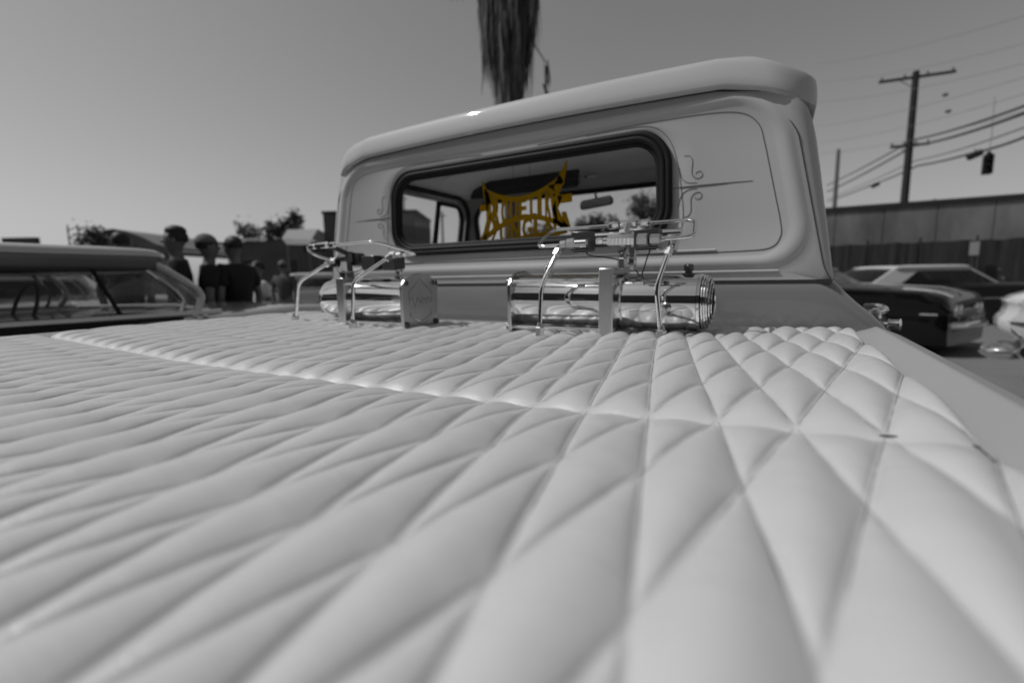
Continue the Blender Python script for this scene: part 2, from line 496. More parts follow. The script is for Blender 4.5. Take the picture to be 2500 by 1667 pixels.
# side walls: frame round the door glass, with vent window
def side_frame(s):
    def xx(z): return s * (.856 * (1 - .19 * (z - .125)))
    def lp(y0, y1, z0, z1, r, off):
        return [(xx(pz) - s * off, py, ZB + pz) for py, pz in rrect(y0, y1, z0, z1, r, 8)]
    b = MB()
    b.loft([lp(.95, 1.80, .10, .58, [.02, .10, .06, .02], .004), lp(.985, 1.70, .16, .548, [.03, .10, .05, .03], .0),
            lp(.985, 1.70, .16, .548, [.03, .10, .05, .03], .05), lp(.93, 1.80, .10, .57, [.02, .10, .06, .02], .05), lp(.95, 1.80, .10, .58, [.02, .10, .06, .02], .004)])
    b.build('side_frame', M['paint'], T)
    MB().tube(lp(.978, 1.708, .155, .555, [.03, .11, .05, .03], .058), .012, 8, closed=True).build('door_seal', M['rubber'], T)
    fr = MB(); fr.tube(lp(1.0, 1.685, .16, .533, [.03, .09, .04, .03], .040), .010, 8, closed=True); fr.build('window_frame', M['paint'], T)
    MB().tube(lp(1.46, 1.668, .16, .518, [.02, .075, .02, .02], .045), .011, 8, closed=True).build('vent_seal', M['rubber'], T)
    MB().cyl((xx(.155) - s * .04, 1.45, ZB + .15), (xx(.53) - s * .04, 1.46, ZB + .53), .008, n=8).build('division_bar', M['rubber'], T)
    q = [(xx(z) - s * .035, y, ZB + z) for y, z in ((.99, .16), (1.45, .16), (1.455, .535), (.99, .535))]
    MB().add(q, [(0, 1, 2, 3)]).build('door_glass', M['glass'], T)
    q = [(xx(z) - s * .035, y, ZB + z) for y, z in ((1.46, .16), (1.67, .16), (1.67, .46), (1.61, .52), (1.46, .525))]
    MB().add(q, [(0, 1, 2, 3, 4)]).build('vent_glass', M['glass'], T)
side_frame(1); side_frame(-1)
# windscreen surround, glass, header
def wl(x, z0, z1, r, off=0):
    return [(px, 1.93 - (pz) * .23 + off - .10 * (abs(px) / .75) ** 3, ZB + pz) for px, pz in rrect(-x, x, z0, z1, r, 8)]
b = MB()
b.loft([wl(.76, .06, .60, .03), wl(.715, .14, .548, .11), wl(.715, .14, .548, .11, .03), wl(.80, .05, .60, .03, .05)])
b.build('windscreen_frame', M['paint'], T)
MB().tube(wl(.712, .144, .545, .11, -.008), .012, 8, closed=True).build('windscreen_seal', M['rubber'], T)
w = wl(.708, .148, .541, .11, .01)
MB().add(w, [tuple(range(len(w)))]).build('windscreen', M['glass'], T)
# dashboard, seat, wheel
MB().box((-.74, 1.62, ZB - .12), (.74, 1.95, ZB + .10)).build('dashboard', M['cabin'], T, bevel=.02)
MB().box((-.68, .93, ZB - .35), (.68, 1.08, ZB + .17)).build('bench_seat', M['cabin'], T, bevel=.03)
sw = MB(); pts = []
for k in range(32):
    a = 2 * PI * k / 32; pts.append((-.36 + .2 * math.cos(a), 1.47 + .08 * math.sin(a), ZB + .10 + .18 * math.sin(a)))
sw.tube(pts, .011, 8, closed=True); sw.cyl((-.36, 1.47, ZB + .10), (-.36, 1.65, ZB + .0), .02, n=10)
sw.cyl((-.56, 1.47, ZB + .10), (-.16, 1.47, ZB + .10), .009, n=8)
sw.build('steering_wheel', M['black'], T)
# sun visor, mirror
b = MB()
b.loft([[(x, y, ZB + z) for x, z in rrect(-.727, -.105, .566, .675, [.02, .03, .02, .02], 5)] for y in (1.70, 1.716)], cap0=True, cap1=True)
b.build('sun_visor', M['visor'], T, bevel=.004)
b = MB(); ml = rrect(-.115, .045, .468, .512, .016, 5)
b.loft([[(x, 1.745 - .04 * x, ZB + z + .08 * (x + .03)) for x, z in ml], [(x * .96, 1.775 - .04 * x, ZB + .49 + (z - .49) * .8 + .08 * (x + .03)) for x, z in ml]], cap0=True, cap1=True)
mir = b.build('rearview_mirror', M['black'], T)
m_ = MB(); m2_ = rrect(-.110, .040, .473, .507, .013, 5)
m_.add([(x, 1.7435 - .04 * x, ZB + z + .08 * (x + .03)) for x, z in m2_], [tuple(range(len(m2_)))]).build('mirror_glass', M['chrome'], mir)
MB().tube([(-.035, 1.76, ZB + .505), (-.045, 1.75, ZB + .56), (-.055, 1.74, ZB + .61)], .006, 8).build('mirror_stem', M['chrome_soft'], mir)
MB().sphere((-.057, 1.74, ZB + .612), (.035, .01, .018)).build('mirror_mount', M['chrome_soft'], mir)
# rear window: rubber in two rolls, glass
lo = cabloop(.488, .236, .515, [.086, .086, .09, .086], YC - .004, .25)
lm = cabloop(.474, .248, .503, [.078, .078, .082, .078], YC - .003, .25)
li = cabloop(.462, .259, .492, [.068, .068, .072, .068], YC + .003, .25)
b = MB(); b.tube(lo, .0095, 10, closed=True); b.tube(lm, .0105, 10, closed=True); b.tube(li, .0080, 10, closed=True)
b.build('window_rubber', M['rubber'], T)
gw = cabloop(.465, .256, .495, [.07, .07, .074, .07], YC + .006, .25)
MB().add(gw, [tuple(range(len(gw)))]).build('rear_window', M['glass'], T)
# pinstripes: thin raised paint lines on the back panel
def pin(pts, w=.0016, taper=False, n=None):
    P = []
    for i in range(len(pts) - 1):        # catmull-rom
        p0 = Vector(pts[max(i - 1, 0)]); p1 = Vector(pts[i]); p2 = Vector(pts[i + 1]); p3 = Vector(pts[min(i + 2, len(pts) - 1)])
        for k in range(6):
            t = k / 6
            P.append(.5 * ((2 * p1) + (-p0 + p2) * t + (2 * p0 - 5 * p1 + 4 * p2 - p3) * t * t + (-p0 + 3 * p1 - 3 * p2 + p3) * t ** 3))
    P.append(Vector(pts[-1]))
    n = len(P)
    ww = [w * (min(1, .25 + 3 * min(i, n - 1 - i) / n) if taper else 1) for i in range(n)]
    b = MB(); b.strip([(p.x, ZB + p.y) for p in P], ww, YC - .0009, YC + .0005)
    b.build('pinstripe', M['stripe'], T, smooth=0)
for s in (1, -1):
    pin([(s * x, z) for x, z in [(.10, .533), (.25, .537), (.42, .540), (.57, .537), (.645, .525), (.682, .495), (.697, .45), (.720, .35), (.740, .26), (.740, .228), (.72, .205), (.66, .200), (.50, .199), (.35, .2005)]], .0019)
    pin([(s * x, z) for x, z in [(.25, .5335), (.36, .535), (.435, .528), (.478, .490), (.500, .43), (.512, .36), (.518, .29), (.508, .24), (.49, .213)]], .0016, True)
    pin([(s * x, z) for x, z in [(.480, .3665), (.52, .3675), (.56, .3675), (.62, .3665), (.676, .3655)]], .0024, True)
    pin([(s * x, z) for x, z in [(.508, .3655), (.56, .3645), (.62, .3645)]], .0014, True)
    for q in (1, -1):
        pin([(s * x, .368 + q * z) for x, z in [(.516, .076), (.530, .074), (.537, .060), (.536, .035), (.541, .022), (.553, .017), (.562, .024), (.557, .034), (.547, .032), (.546, .026)]], .0017, True)
        pin([(s * x, .368 + q * z) for x, z in [(.505, .05), (.512, .022), (.528, .009), (.55, .007)]], .0014, True)
# bed sides and rails
for s in (-1, 1):
    b = MB(); sec = [(.886, -.022), (.888, -.006), (.891, .0005), (.896, .0045), (.908, .0095), (.922, .0145), (.936, .0195), (.9405, .0205), (.944, .0195), (.956, .0140), (.974, .0065), (.988, .0005), (.993, -.004), (.996, -.012), (.998, -.05), (1.0, -.25), (.985, -.62)]
    y_end = .905
    b.loft([[(s * x, y, ZB + z) for x, z in sec] for y in (-1.62, -1.2, -.8, -.4, 0, .4, .8, .895)] + [[(s * (x + (.003 if x < .93 else -.003)), .901, ZB + z - .003) for x, z in sec]] + [[(s * (x + (.008 if x < .93 else -.008)), .905, ZB + z - .012) for x, z in sec]], close=False)
    b.build('bed_rail', M['rail'], T, smooth=50)
    w_ = MB(); yy = -.75
    w_.lathe((s * .78, yy, .33), (s * .99, yy, .33), [(0, .33), (.1, .34), (.9, .34), (1, .31)], 32); wh = w_.build('wheel', M['tyre'], T)
    MB().lathe((s * .97, yy, .33), (s * 1.0, yy, .33), [(0, .21), (.8, .20), (1, .05)], 24).build('rim', M['chrome'], wh)
    w_ = MB(); w_.lathe((s * .76, 2.35, .33), (s * .97, 2.35, .33), [(0, .33), (.1, .34), (.9, .34), (1, .31)], 32); wh = w_.build('wheel', M['tyre'], T)
    MB().lathe((s * .95, 2.35, .33), (s * .98, 2.35, .33), [(0, .21), (.8, .20), (1, .05)], 24).build('rim', M['chrome'], wh)
MB().box((-.99, -1.66, ZB - .62), (.99, -1.62, ZB + .0)).build('tailgate', M['paint'], T, bevel=.01)
b = MB()
b.loft([[(x * hw, y, ZB + zz + z0 - .03 * abs(x) ** 3) for x in (-1, -.8, -.5, 0, .5, .8, 1)] for y, hw, z0, zz in ((1.94, .9, .07, 0), (2.6, .9, .05, 0), (3.3, .88, .02, 0), (3.6, .85, -.06, 0))], close=False)
b.build('bonnet', M['paint'], T, smooth=60)
MB().box((-.9, 3.55, ZB - .62), (.9, 3.62, ZB - .08)).build('grille', M['chrome_soft'], T, bevel=.02)
# chrome door handle on the right door
dh = MB(); 
dh.tube(smooth_path([(.950, 1.055, ZB + .035), (.972, 1.06, ZB + .043), (.990, 1.10, ZB + .045), (.990, 1.21, ZB + .045), (.965, 1.235, ZB + .043)], .02), .010, 10)
dho = dh.build('door_handle', M['chrome'], T)
MB().cyl((.96, 1.03, ZB + .012), (.985, 1.02, ZB + .013), .007, n=16).lathe((.985, 1.02, ZB + .013), (1.008, 1.012, ZB + .014), [(0, .009), (.05, .0145), (.15, .0125), (.85, .0125), (.92, .0145), (1, .0145)], 20).build('push_button', M['chrome'], dho)
MB().sphere((.962, 1.05, ZB + .03), (.012, .05, .022)).build('escutcheon', M['chrome'], dho)

# ------------------------------------------------------------ quilted tonneau cover
W_, H_ = .061, .14454
X0 = -11.5 * W_                     # lattice column that sits on the centreline is -11.5
CV = thing('tonneau_cover', 'white leather tonneau cover stitched in long diamonds over the pickup bed', 'tonneau cover')
def crown(x): return .0246 * (x / .995) ** 2
def warp(i, j):
    """lattice coordinates -> plan position"""
    x = (i + 11.5) * W_
    jj = j if j <= 5 else 5 + (j - 5) * .72
    y = jj * H_
    nx = noise.noise(Vector((x * 5.1, y * 4.3, 3.1))) * .0028
    ny = noise.noise(Vector((x * 4.7, y * 5.3, 9.7))) * .004
    if j == 0: ny *= .6
    return x + nx, y + ny
def quilt(j0, j1, name, label, front_seam, NS=22):
    verts = []; faces = []; idx = {}
    i0, i1 = -26, 3
    # a = i + j/2 + c , b = i - j/2 ; lines of stitching at integer (a) and (b)  (nodes (i,0) with integer i)
    def key(A, B): return (A, B)
    def vert(A, B):
        k = (A, B)
        if k in idx: return idx[k]
        a, b = A / NS, B / NS
        i = (a + b) / 2; j = (a - b)
        x, y = warp(i, j)
        ca, cb = math.floor(a + 1e-9), math.floor(b + 1e-9)
        fa, fb = a - ca, b - cb
        da, db = min(fa, 1 - fa), min(fb, 1 - fb)
        # pillow: steep at the stitching, nearly flat on top
        h = max(0, math.sin(PI * fa) * math.sin(PI * fb)) ** .46
        amp = .0126 * (1 + .16 * noise.noise(Vector((ca * 1.7, cb * 2.3, 1.0))))
        dseam = abs(j) * H_
        if front_seam: h *= (1 - math.exp(-dseam / .022)) 
        else: h *= (1 - math.exp(-dseam / .030))
        h2 = amp * h
        z = crown(x) + h2 + .0022 * noise.noise(Vector((x * 3.0, y * 3.0, 0)))
        z += .0006 * noise.noise(Vector((x * 26, y * 60, 5))) + .0010 * noise.noise(Vector((x * 75, y * 55, 8))) * math.exp(-min(da, db) * 9)
        z -= .0045 * math.exp(-dseam / (.009 if front_seam else .022))
        # the outer edges roll down
        ex = min(i - i0, i1 - i) * W_
        z -= .008 * math.exp(-max(ex, 0) / .006)
        if front_seam and j > 5.3: z -= .016 * ((j - 5.3) / .7) ** 2
        idx[k] = len(verts); verts.append((x, y, ZB + z)); return idx[k]
    A0 = int((i0 + j0 / 2 - 2) * NS); A1 = int((i1 + j1 / 2 + 2) * NS)
    B0 = int((i0 - j1 / 2 - 2) * NS); B1 = int((i1 - j0 / 2 + 2) * NS)
    lo_j, hi_j = j0 * NS, j1 * NS; lo_i, hi_i = int(i0 * 2 * NS), int(i1 * 2 * NS)
    for A in range(A0, A1):
        for B in range(max(B0, A - hi_j - 1), min(B1, A - lo_j + 1) + 1):
            for tri in (((A, B), (A + 1, B), (A + 1, B + 1)), ((A, B), (A + 1, B + 1), (A, B + 1))) if True else ():
                js = [p[0] - p[1] for p in tri]; ss = [p[0] + p[1] for p in tri]
                if min(js) < lo_j or max(js) > hi_j or min(ss) < lo_i or max(ss) > hi_i:
                    continue
                faces.append(tuple(vert(*p) for p in tri))
    return verts, faces
for j0, j1, nm, fs in ((0, 6, 'front_panel', True), (-8, 0, 'rear_panel', False)):
    # the two triangulations of a quad keep its borders on the stitch lines; the edge rows j and i are diagonals of it
    v, f = quilt(j0, j1, nm, '', fs)
    mb = MB(); mb.v, mb.f = v, f
    o = mb.build(nm, M['leather'], CV, smooth=0, fix=False)
    o.data.shade_smooth()
    o['label'] = 'front quilted panel carrying the pumps' if fs else 'rear quilted panel nearest the tailgate'
for s in (-1, 1):
    MB().loft([[(s * x, y, ZB + z) for x, z in ((.880, .014), (.8845, .012), (.887, .004), (.8875, -.03), (.84, -.03))] for y in (-1.16, -.6, 0, .4, .84)], close=False).build('edge_binding', M['leather'], CV)
# welt and tail piece behind the camera
MB().box((-.93, -1.62, ZB - .02), (.93, -1.158, ZB + .012)).build('tail_panel', M['leather'], CV, bevel=.01)
# thread
def stitches():
    b = MB()
    for c in range(-30, 8):
        for fam in (0, 1):
            for q in range(int(14 * 46)):
                j = -3.0 + q / 46 * .7 if False else -2.2 + q * (6.6 / (14 * 46))
                i = c - j / 2 if fam == 0 else c + j / 2
                if i < -25.9 or i > 2.9 or (q % 2): continue
                if j < -1.6 or j > 5.6: continue
                x, y = warp(i, j); x2, y2 = warp(i + (-.0041 if fam == 0 else .0041), j + .0082)
                z = ZB + crown(x) + .0022 * noise.noise(Vector((x * 3.0, y * 3.0, 0))) + .0006
                if abs(j) < .06: continue
                w = .00045
                d = Vector((x2 - x, y2 - y)).normalized(); nx, ny = -d.y * w, d.x * w
                b.add([(x - nx, y - ny, z), (x + nx, y + ny, z), (x2 + nx, y2 + ny, z), (x2 - nx, y2 - ny, z), ((x + x2) / 2, (y + y2) / 2, z + .0005)],
                      [(0, 1, 4), (1, 2, 4), (2, 3, 4), (3, 0, 4)])
    o = b.build('stitching', mat('thread', .13, .9), CV, smooth=0, fix=False)
    o['kind'] = 'stuff'
stitches()
# turned-up corners of the seam
for x, y, sx in ((.829, .004, .013), (.874, .004, .007)):
    MB().sphere((x, y + .001, ZB + .0145), (sx * .8, .0016, .0018)).build('seam_pucker', M['seam'], CV)

# ------------------------------------------------------------ hydraulic pumps
def pump(label, x0, x1, side, yc, legs, loop_pts, loop_nuts, post, valves, block_top, wires, plate_text):
    """x0..x1: block slab; side=+1: motor to the right, reservoir to the left"""
    P = thing('hydraulic_pump', label, 'hydraulic pump', ((x0 + x1) / 2, yc, ZB), 0, 'chrome hydraulic pumps on the tonneau cover')
    cx = (x0 + x1) / 2
    def bl(mb, name, m, **k):
        mb.v = [(v[0] - cx, v[1] - yc, v[2] - ZB) for v in mb.v]
        return mb.build(name, m, k.pop('parent', P), **k)
    zc = ZB + .086
    # mounting block
    bl(MB().box((x0, yc - .072, ZB + .004), (x1, yc + .072, ZB + block_top)), 'mounting_block', M['brushed'], bevel=.002)
    for yy in (-.062, .062):
        for zz in (.02, .145):
            bt = MB(); bt.cyl((x1 if side > 0 else x0, yc + yy, ZB + zz), ((x1 + .004) if side > 0 else (x0 - .004), yc + yy, ZB + zz), .005, n=12)
            bl(bt, 'block_bolt', M['steel'])
    # reservoir
    rl = .232 if side > 0 else .232
    a = x0 if side > 0 else x1; e = a - side * rl
    R = .066
    bl(MB().lathe((a, yc, zc), (e, yc, zc), [(0, R), (.02, R), (.03, R - .001), (.97, R - .001), (.98, R), (1, R)], 64), 'reservoir', M['chrome'])
    # end plate: arched top, square foot
    poly = []
    for k in range(13):
        an = math.radians(180 - 15 * k); poly.append((.076 * math.cos(an), .088 + .074 * math.sin(an) ** .8 if math.sin(an) > 0 else .088))
    poly = [(-.078, .005), (-.074, .012), (-.078, .06)] + [(-.077, .12), (-.055, .148), (-.02, .160), (.02, .160), (.055, .148), (.077, .12)] + [(.078, .06), (.074, .012), (.078, .005)]
    poly = [(-.070, .004), (-.076, .010), (-.078, .05), (-.078, .125), (-.066, .143), (-.035, .157), (0, .162), (.035, .157), (.066, .143), (.078, .125), (.078, .05), (.076, .010), (.070, .004)]
    ep = MB(); n = len(poly); th = .010
    ep.loft([[(e, yc + y, ZB + z) for y, z in poly], [(e - side * th, yc + y, ZB + z) for y, z in poly]], cap0=True, cap1=True)
    plate = bl(ep, 'end_plate', M['plate'] if plate_text else M['chrome_soft'], bevel=.0015)
    for yy, zz in ((-.066, .018), (.066, .018), (-.064, .134), (.064, .134)):
        bl(MB().cyl((a, yc + yy, ZB + zz), (e, yc + yy, ZB + zz), .0045, n=12), 'tie_rod', M['chrome'])
        bl(MB().lathe((e - side * th, yc + yy, ZB + zz), (e - side * (th + .008), yc + yy, ZB + zz), [(0, .0075), (.8, .0075), (1, .006)], 16)
           .cyl((e - side * (th + .0081), yc + yy, ZB + zz), (e - side * (th + .0086), yc + yy, ZB + zz), .0035, n=6), 'bolt', M['dark_steel'])
    if plate_text:
        v, f = text_mesh(plate_text, .036, .0006)
        xx = e - side * (th + .0006)
        tm = MB(); tm.add([(xx + side * vz * -1, yc + vx * 1.0, ZB + .075 + vy) for vx, vy, vz in v], f); bl(tm, 'engraved_lettering', M['steel'], smooth=0)
        k = [(0, .146), (.052, .108), (.052, .09), (.048, .108), (0, .143), (-.048, .108), (-.052, .09), (-.052, .108)]
        tm = MB(); tm.add([(xx - side * .0004, yc + y, ZB + z) for y, z in k], [tuple(range(8))]); bl(tm, 'engraved_emblem', M['chrome_soft'], smooth=0)
        k = [(-.05, .04), (-.046, .055), (-.043, .04), (0, .022), (.043, .04), (.046, .055), (.05, .04), (0, .014)]
        tm = MB(); tm.add([(xx - side * .0004, yc + y, ZB + z) for y, z in k], [tuple(range(8))]); bl(tm, 'engraved_emblem', M['chrome_soft'], smooth=0)
    # motor
    ms = x1 if side > 0 else x0; ml = .185 if side > 0 else .125; me_ = ms + side * ml
    Rm = .062
    if side > 0:
        bl(MB().lathe((ms, yc, zc - .002), (ms + side * .016, yc, zc - .002), [(0, Rm + .006), (.8, Rm + .006), (1, Rm + .003)], 64), 'flange_ring', M['chrome_soft'])
        bl(MB().lathe((ms + side * .010, yc, zc - .004), (me_ - side * .008, yc, zc - .004), [(0, Rm), (1, Rm)], 64), 'motor_case', M['chrome'])
        bl(MB().lathe((me_ - side * .0078, yc, zc - .004), (me_, yc, zc - .004), [(0, Rm - .001), (.1, Rm + .0015), (.9, Rm + .001), (1, Rm - .004)], 64), 'motor_end_ring', M['chrome'])
        for k, (rr, dx) in enumerate(((.059, .003), (.0575, .008), (.054, .0125), (.047, .0165), (.036, .0195))):
            ring = [(me_ + dx, yc + rr * math.cos(t * 2 * PI / 40), zc - .004 + rr * math.sin(t * 2 * PI / 40)) for t in range(40)]
            bl(MB().tube(ring, .0026, 8, closed=True), 'end_coil', M['chrome'])
        bl(MB().lathe((me_, yc, zc - .004), (me_ + .016, yc, zc - .004), [(0, .056), (.5, .052), (1, .03)], 32), 'end_cap', M['black'])
        sx = x1 + .118
        bl(MB().lathe((sx, yc - Rm + .004, zc - .012), (sx, yc - Rm - .0025, zc - .012), [(0, .0105), (.7, .0105), (1, .008)], 24), 'machine_screw', M['steel'])
        cr = MB(); cr.box((sx - .005, yc - Rm - .0030, zc - .013), (sx + .005, yc - Rm - .0026, zc - .011)); cr.box((sx - .001, yc - Rm - .0032, zc - .017), (sx + .001, yc - Rm - .0026, zc - .007))
        bl(cr, 'cross_slot', M['seam'], smooth=0)
        # clamp foot round the lower half of the motor
        cl = MB(); arc = [(math.cos(math.radians(t)) * (Rm + .0012), math.sin(math.radians(t)) * (Rm + .0012)) for t in range(196, 345, 6)]
        cl.loft([[(xq, yc + p, zc - .004 + q) for p, q in arc] for xq in (x1 + .035, x1 + .150)], close=False); bl(cl, 'motor_clamp', M['chrome_soft'])
        hs = (x1 + .152,)
    else:
        bl(MB().lathe((ms, yc, zc), (me_, yc, zc), [(0, R - .002), (.62, R - .002), (.66, R - .003), (.78, R - .006), (.88, R - .016), (.95, R - .032), (1, .012)], 64), 'motor_case', M['chrome'])
        hs = (x0 - .05,)
    for hx in hs + ((e + side * .07),):
        hz = zc + (R if hx != hs[0] or side < 0 else Rm - .004)
        bl(MB().lathe((hx, yc, hz - .004), (hx, yc, hz + .024), [(0, .014), (.25, .014), (.3, .008), (.45, .008), (.5, .011), (.85, .011), (.95, .009), (1, .006)], 16), 'filler_cap', M['chrome'] if hx != hs[0] else M['dark_steel'])
    # valve stack
    for nm, segs, m in post: 
        mb = MB()
        for p0, p1, r, hx_ in segs:
            (mb.hexa(p0, p1, r) if hx_ else mb.cyl(p0, p1, r, n=20))
        bl(mb, nm, m, smooth=25)
    for lo_, hi_ in valves:
        vb = bl(MB().box(lo_, hi_), 'solenoid_valve', M['dark_steel'], bevel=.002)
        bl(MB().box((lo_[0] + .004, lo_[1] + .004, lo_[2] - .004), (hi_[0] - .004, hi_[1] - .004, lo_[2] - .0005)), 'valve_cap', M['chrome_soft'], parent=vb)
    # hard lines
    for pts, r in legs:
        lg = bl(MB().tube(smooth_path(pts, .022), r, 14), 'hard_line', M['chrome'])
        f = Vector(pts[0])
        bl(MB().hexa((f.x, f.y, f.z - .006), (f.x, f.y, f.z + .018), .0115).lathe((f.x, f.y, f.z + .018), (f.x, f.y, f.z + .027), [(0, .009), (.5, .0075), (1, .006)], 16), 'foot_nut', M['steel'], parent=lg, smooth=25)
        t_ = Vector(pts[-1]); d = (Vector(pts[-1]) - Vector(pts[-2])).normalized()
        bl(MB().hexa(t_ - d * .022, t_ - d * .004, .0095), 'top_nut', M['steel'], parent=lg, smooth=25)
    lpo = bl(MB().tube(smooth_path(loop_pts, .026, 8), .0043, 12), 'loop_line', M['chrome'])
    for p0, p1, r in loop_nuts:
        bl(MB().hexa(p0, p1, r), 'line_nut', M['chrome'], parent=lpo, smooth=25)
    for w in wires:
        bl(MB().tube(smooth_path(w, .03), .0016, 8), 'wire', M['black'])
    return P
# right pump
yc = .672
def zz(v): return ZB + v
vx = .425
post = [('tee_fitting', [((vx - .036, .640, zz(.226)), (vx + .030, .640, zz(.224)), .0150, True), ((vx - .046, .640, zz(.226)), (vx - .036, .640, zz(.226)), .009, False),
                         ((vx + .030, .640, zz(.224)), (vx + .052, .640, zz(.224)), .0115, True), ((vx - .066, .640, zz(.226)), (vx - .048, .640, zz(.226)), .0085, True)], M['chrome']),
        ('post_fitting', [((vx - .004, .650, zz(.160)), (vx - .004, .650, zz(.186)), .0125, True), ((vx - .004, .650, zz(.186)), (vx - .004, .650, zz(.212)), .009, False),
                          ((vx - .004, .650, zz(.196)), (vx - .004, .650, zz(.207)), .0125, True), ((vx + .016, .664, zz(.158)), (vx + .016, .664, zz(.186)), .010, True),
                          ((vx + .016, .664, zz(.186)), (vx + .016, .664, zz(.222)), .008, False)], M['steel']),
        ('riser_fitting', [((vx - .002, .650, zz(.234)), (vx - .002, .675, zz(.262)), .008, False), ((vx - .002, .645, zz(.236)), (vx - .002, .652, zz(.245)), .013, True)], M['chrome']),
        ('upper_tee', [((vx - .022, .690, zz(.267)), (vx + .018, .690, zz(.266)), .0105, True)], M['chrome']),
        ('manifold_bar', [((vx - .13, .690, zz(.240)), (vx + .12, .690, zz(.238)), .0120, False)], M['chrome_soft']),
        ('elbow_fitting', [((.283, .602, zz(.219)), (.300, .602, zz(.220)), .010, True), ((.300, .602, zz(.221)), (.322, .602, zz(.221)), .0125, True),
                           ((.322, .602, zz(.221)), (.350, .602, zz(.221)), .0095, False), ((.283, .602, zz(.219)), (.281, .603, zz(.203)), .0085, False)], M['steel']),
        ('elbow_fitting', [((.468, .600, zz(.221)), (.492, .600, zz(.221)), .0140, True), ((.496, .600, zz(.221)), (.519, .600, zz(.220)), .0120, True),
                           ((.519, .600, zz(.220)), (.528, .600, zz(.220)), .006, False), ((.539, .615, zz(.196)), (.543, .622, zz(.222)), .0105, False), ((.528, .625, zz(.223)), (.552, .625, zz(.223)), .009, True)], M['steel'])]
pump('chrome hydraulic pump with a coiled black end cap, nearer the right bed rail', .380, .414, 1, yc,
     [([(.262, .530, zz(.012)), (.260, .545, zz(.125)), (.282, .600, zz(.212))], .0056),
      ([(.528, .580, zz(.010)), (.516, .580, zz(.120)), (.538, .608, zz(.206))], .0056)],
     [(.296, .602, zz(.219)), (.218, .602, zz(.218)), (.222, .694, zz(.266)), (.574, .694, zz(.266)), (.586, .602, zz(.222)), (.522, .600, zz(.220))],
     [((vx - .052, .694, zz(.266)), (vx - .027, .694, zz(.266)), .0095), ((vx + .024, .694, zz(.266)), (vx + .048, .694, zz(.266)), .0095), ((.300, .602, zz(.219)), (.286, .602, zz(.219)), .0085)],
     post, [((.305, .615, zz(.204)), (.352, .655, zz(.250))), ((.456, .612, zz(.203)), (.510, .655, zz(.246)))], .162,
     [[(.335, .64, zz(.200)), (.345, .64, zz(.192)), (.40, .65, zz(.186)), (.44, .67, zz(.170)), (.462, .66, zz(.138))],
      [(.487, .64, zz(.200)), (.483, .64, zz(.192)), (.470, .655, zz(.160)), (.462, .66, zz(.138))]], None)
# left pump
yc = .617
vx = -.435
post = [('tee_fitting', [((vx - .05, .600, zz(.215)), (vx + .01, .600, zz(.216)), .012, True), ((vx + .03, .59, zz(.21)), (vx + .03, .62, zz(.21)), .020, False)], M['dark_steel']),
        ('post_fitting', [((vx + .02, .58, zz(.150)), (vx + .02, .58, zz(.175)), .0115, True), ((vx + .02, .58, zz(.175)), (vx + .02, .58, zz(.225)), .0085, False),
                          ((vx + .02, .58, zz(.200)), (vx + .02, .58, zz(.232)), .0125, True), ((vx + .02, .575, zz(.225)), (vx + .02, .51, zz(.247)), .0075, False)], M['dark_steel']),
        ('upper_tee', [((vx - .025, .500, zz(.2475)), (vx + .03, .500, zz(.2485)), .0095, True)], M['chrome']),
        ('hose_ring', [((vx - .045, .57, zz(.20)), (vx - .045, .59, zz(.20)), .014, False)], M['black']),
        ('elbow_fitting', [((-.252, .585, zz(.214)), (-.226, .585, zz(.214)), .0115, True), ((-.226, .585, zz(.214)), (-.205, .585, zz(.213)), .0085, True)], M['steel']),
        ('elbow_fitting', [((-.495, .575, zz(.205)), (-.470, .578, zz(.205)), .0105, True), ((-.49, .575, zz(.212)), (-.49, .575, zz(.19)), .008, False)], M['steel'])]
pump('chrome hydraulic pump with a flat etched end plate, nearer the left bed rail', -.442, -.410, -1, yc,
     [([(-.634, .535, zz(.014)), (-.606, .537, zz(.142)), (-.488, .570, zz(.204))], .0054),
      ([(-.317, .491, zz(.008)), (-.309, .495, zz(.142)), (-.238, .582, zz(.215))], .0054)],
     [(-.478, .575, zz(.205)), (-.535, .55, zz(.225)), (-.52, .505, zz(.2455)), (-.26, .495, zz(.2475)), (-.215, .50, zz(.2475)), (-.130, .57, zz(.212)), (-.205, .584, zz(.213))],
     [((vx - .060, .503, zz(.2467)), (vx - .032, .502, zz(.2470)), .0085), ((vx + .036, .499, zz(.2472)), (vx + .058, .498, zz(.2473)), .0085), ((-.20, .584, zz(.213)), (-.18, .580, zz(.213)), .007)],
     post, [((-.375, .59, zz(.176)), (-.320, .64, zz(.218))), ((-.300, .60, zz(.176)), (-.252, .65, zz(.216)))], .152,
     [[(-.46, .57, zz(.19)), (-.45, .56, zz(.172)), (-.41, .56, zz(.168)), (-.36, .57, zz(.172)), (-.34, .58, zz(.19))]], 'Hyunns')

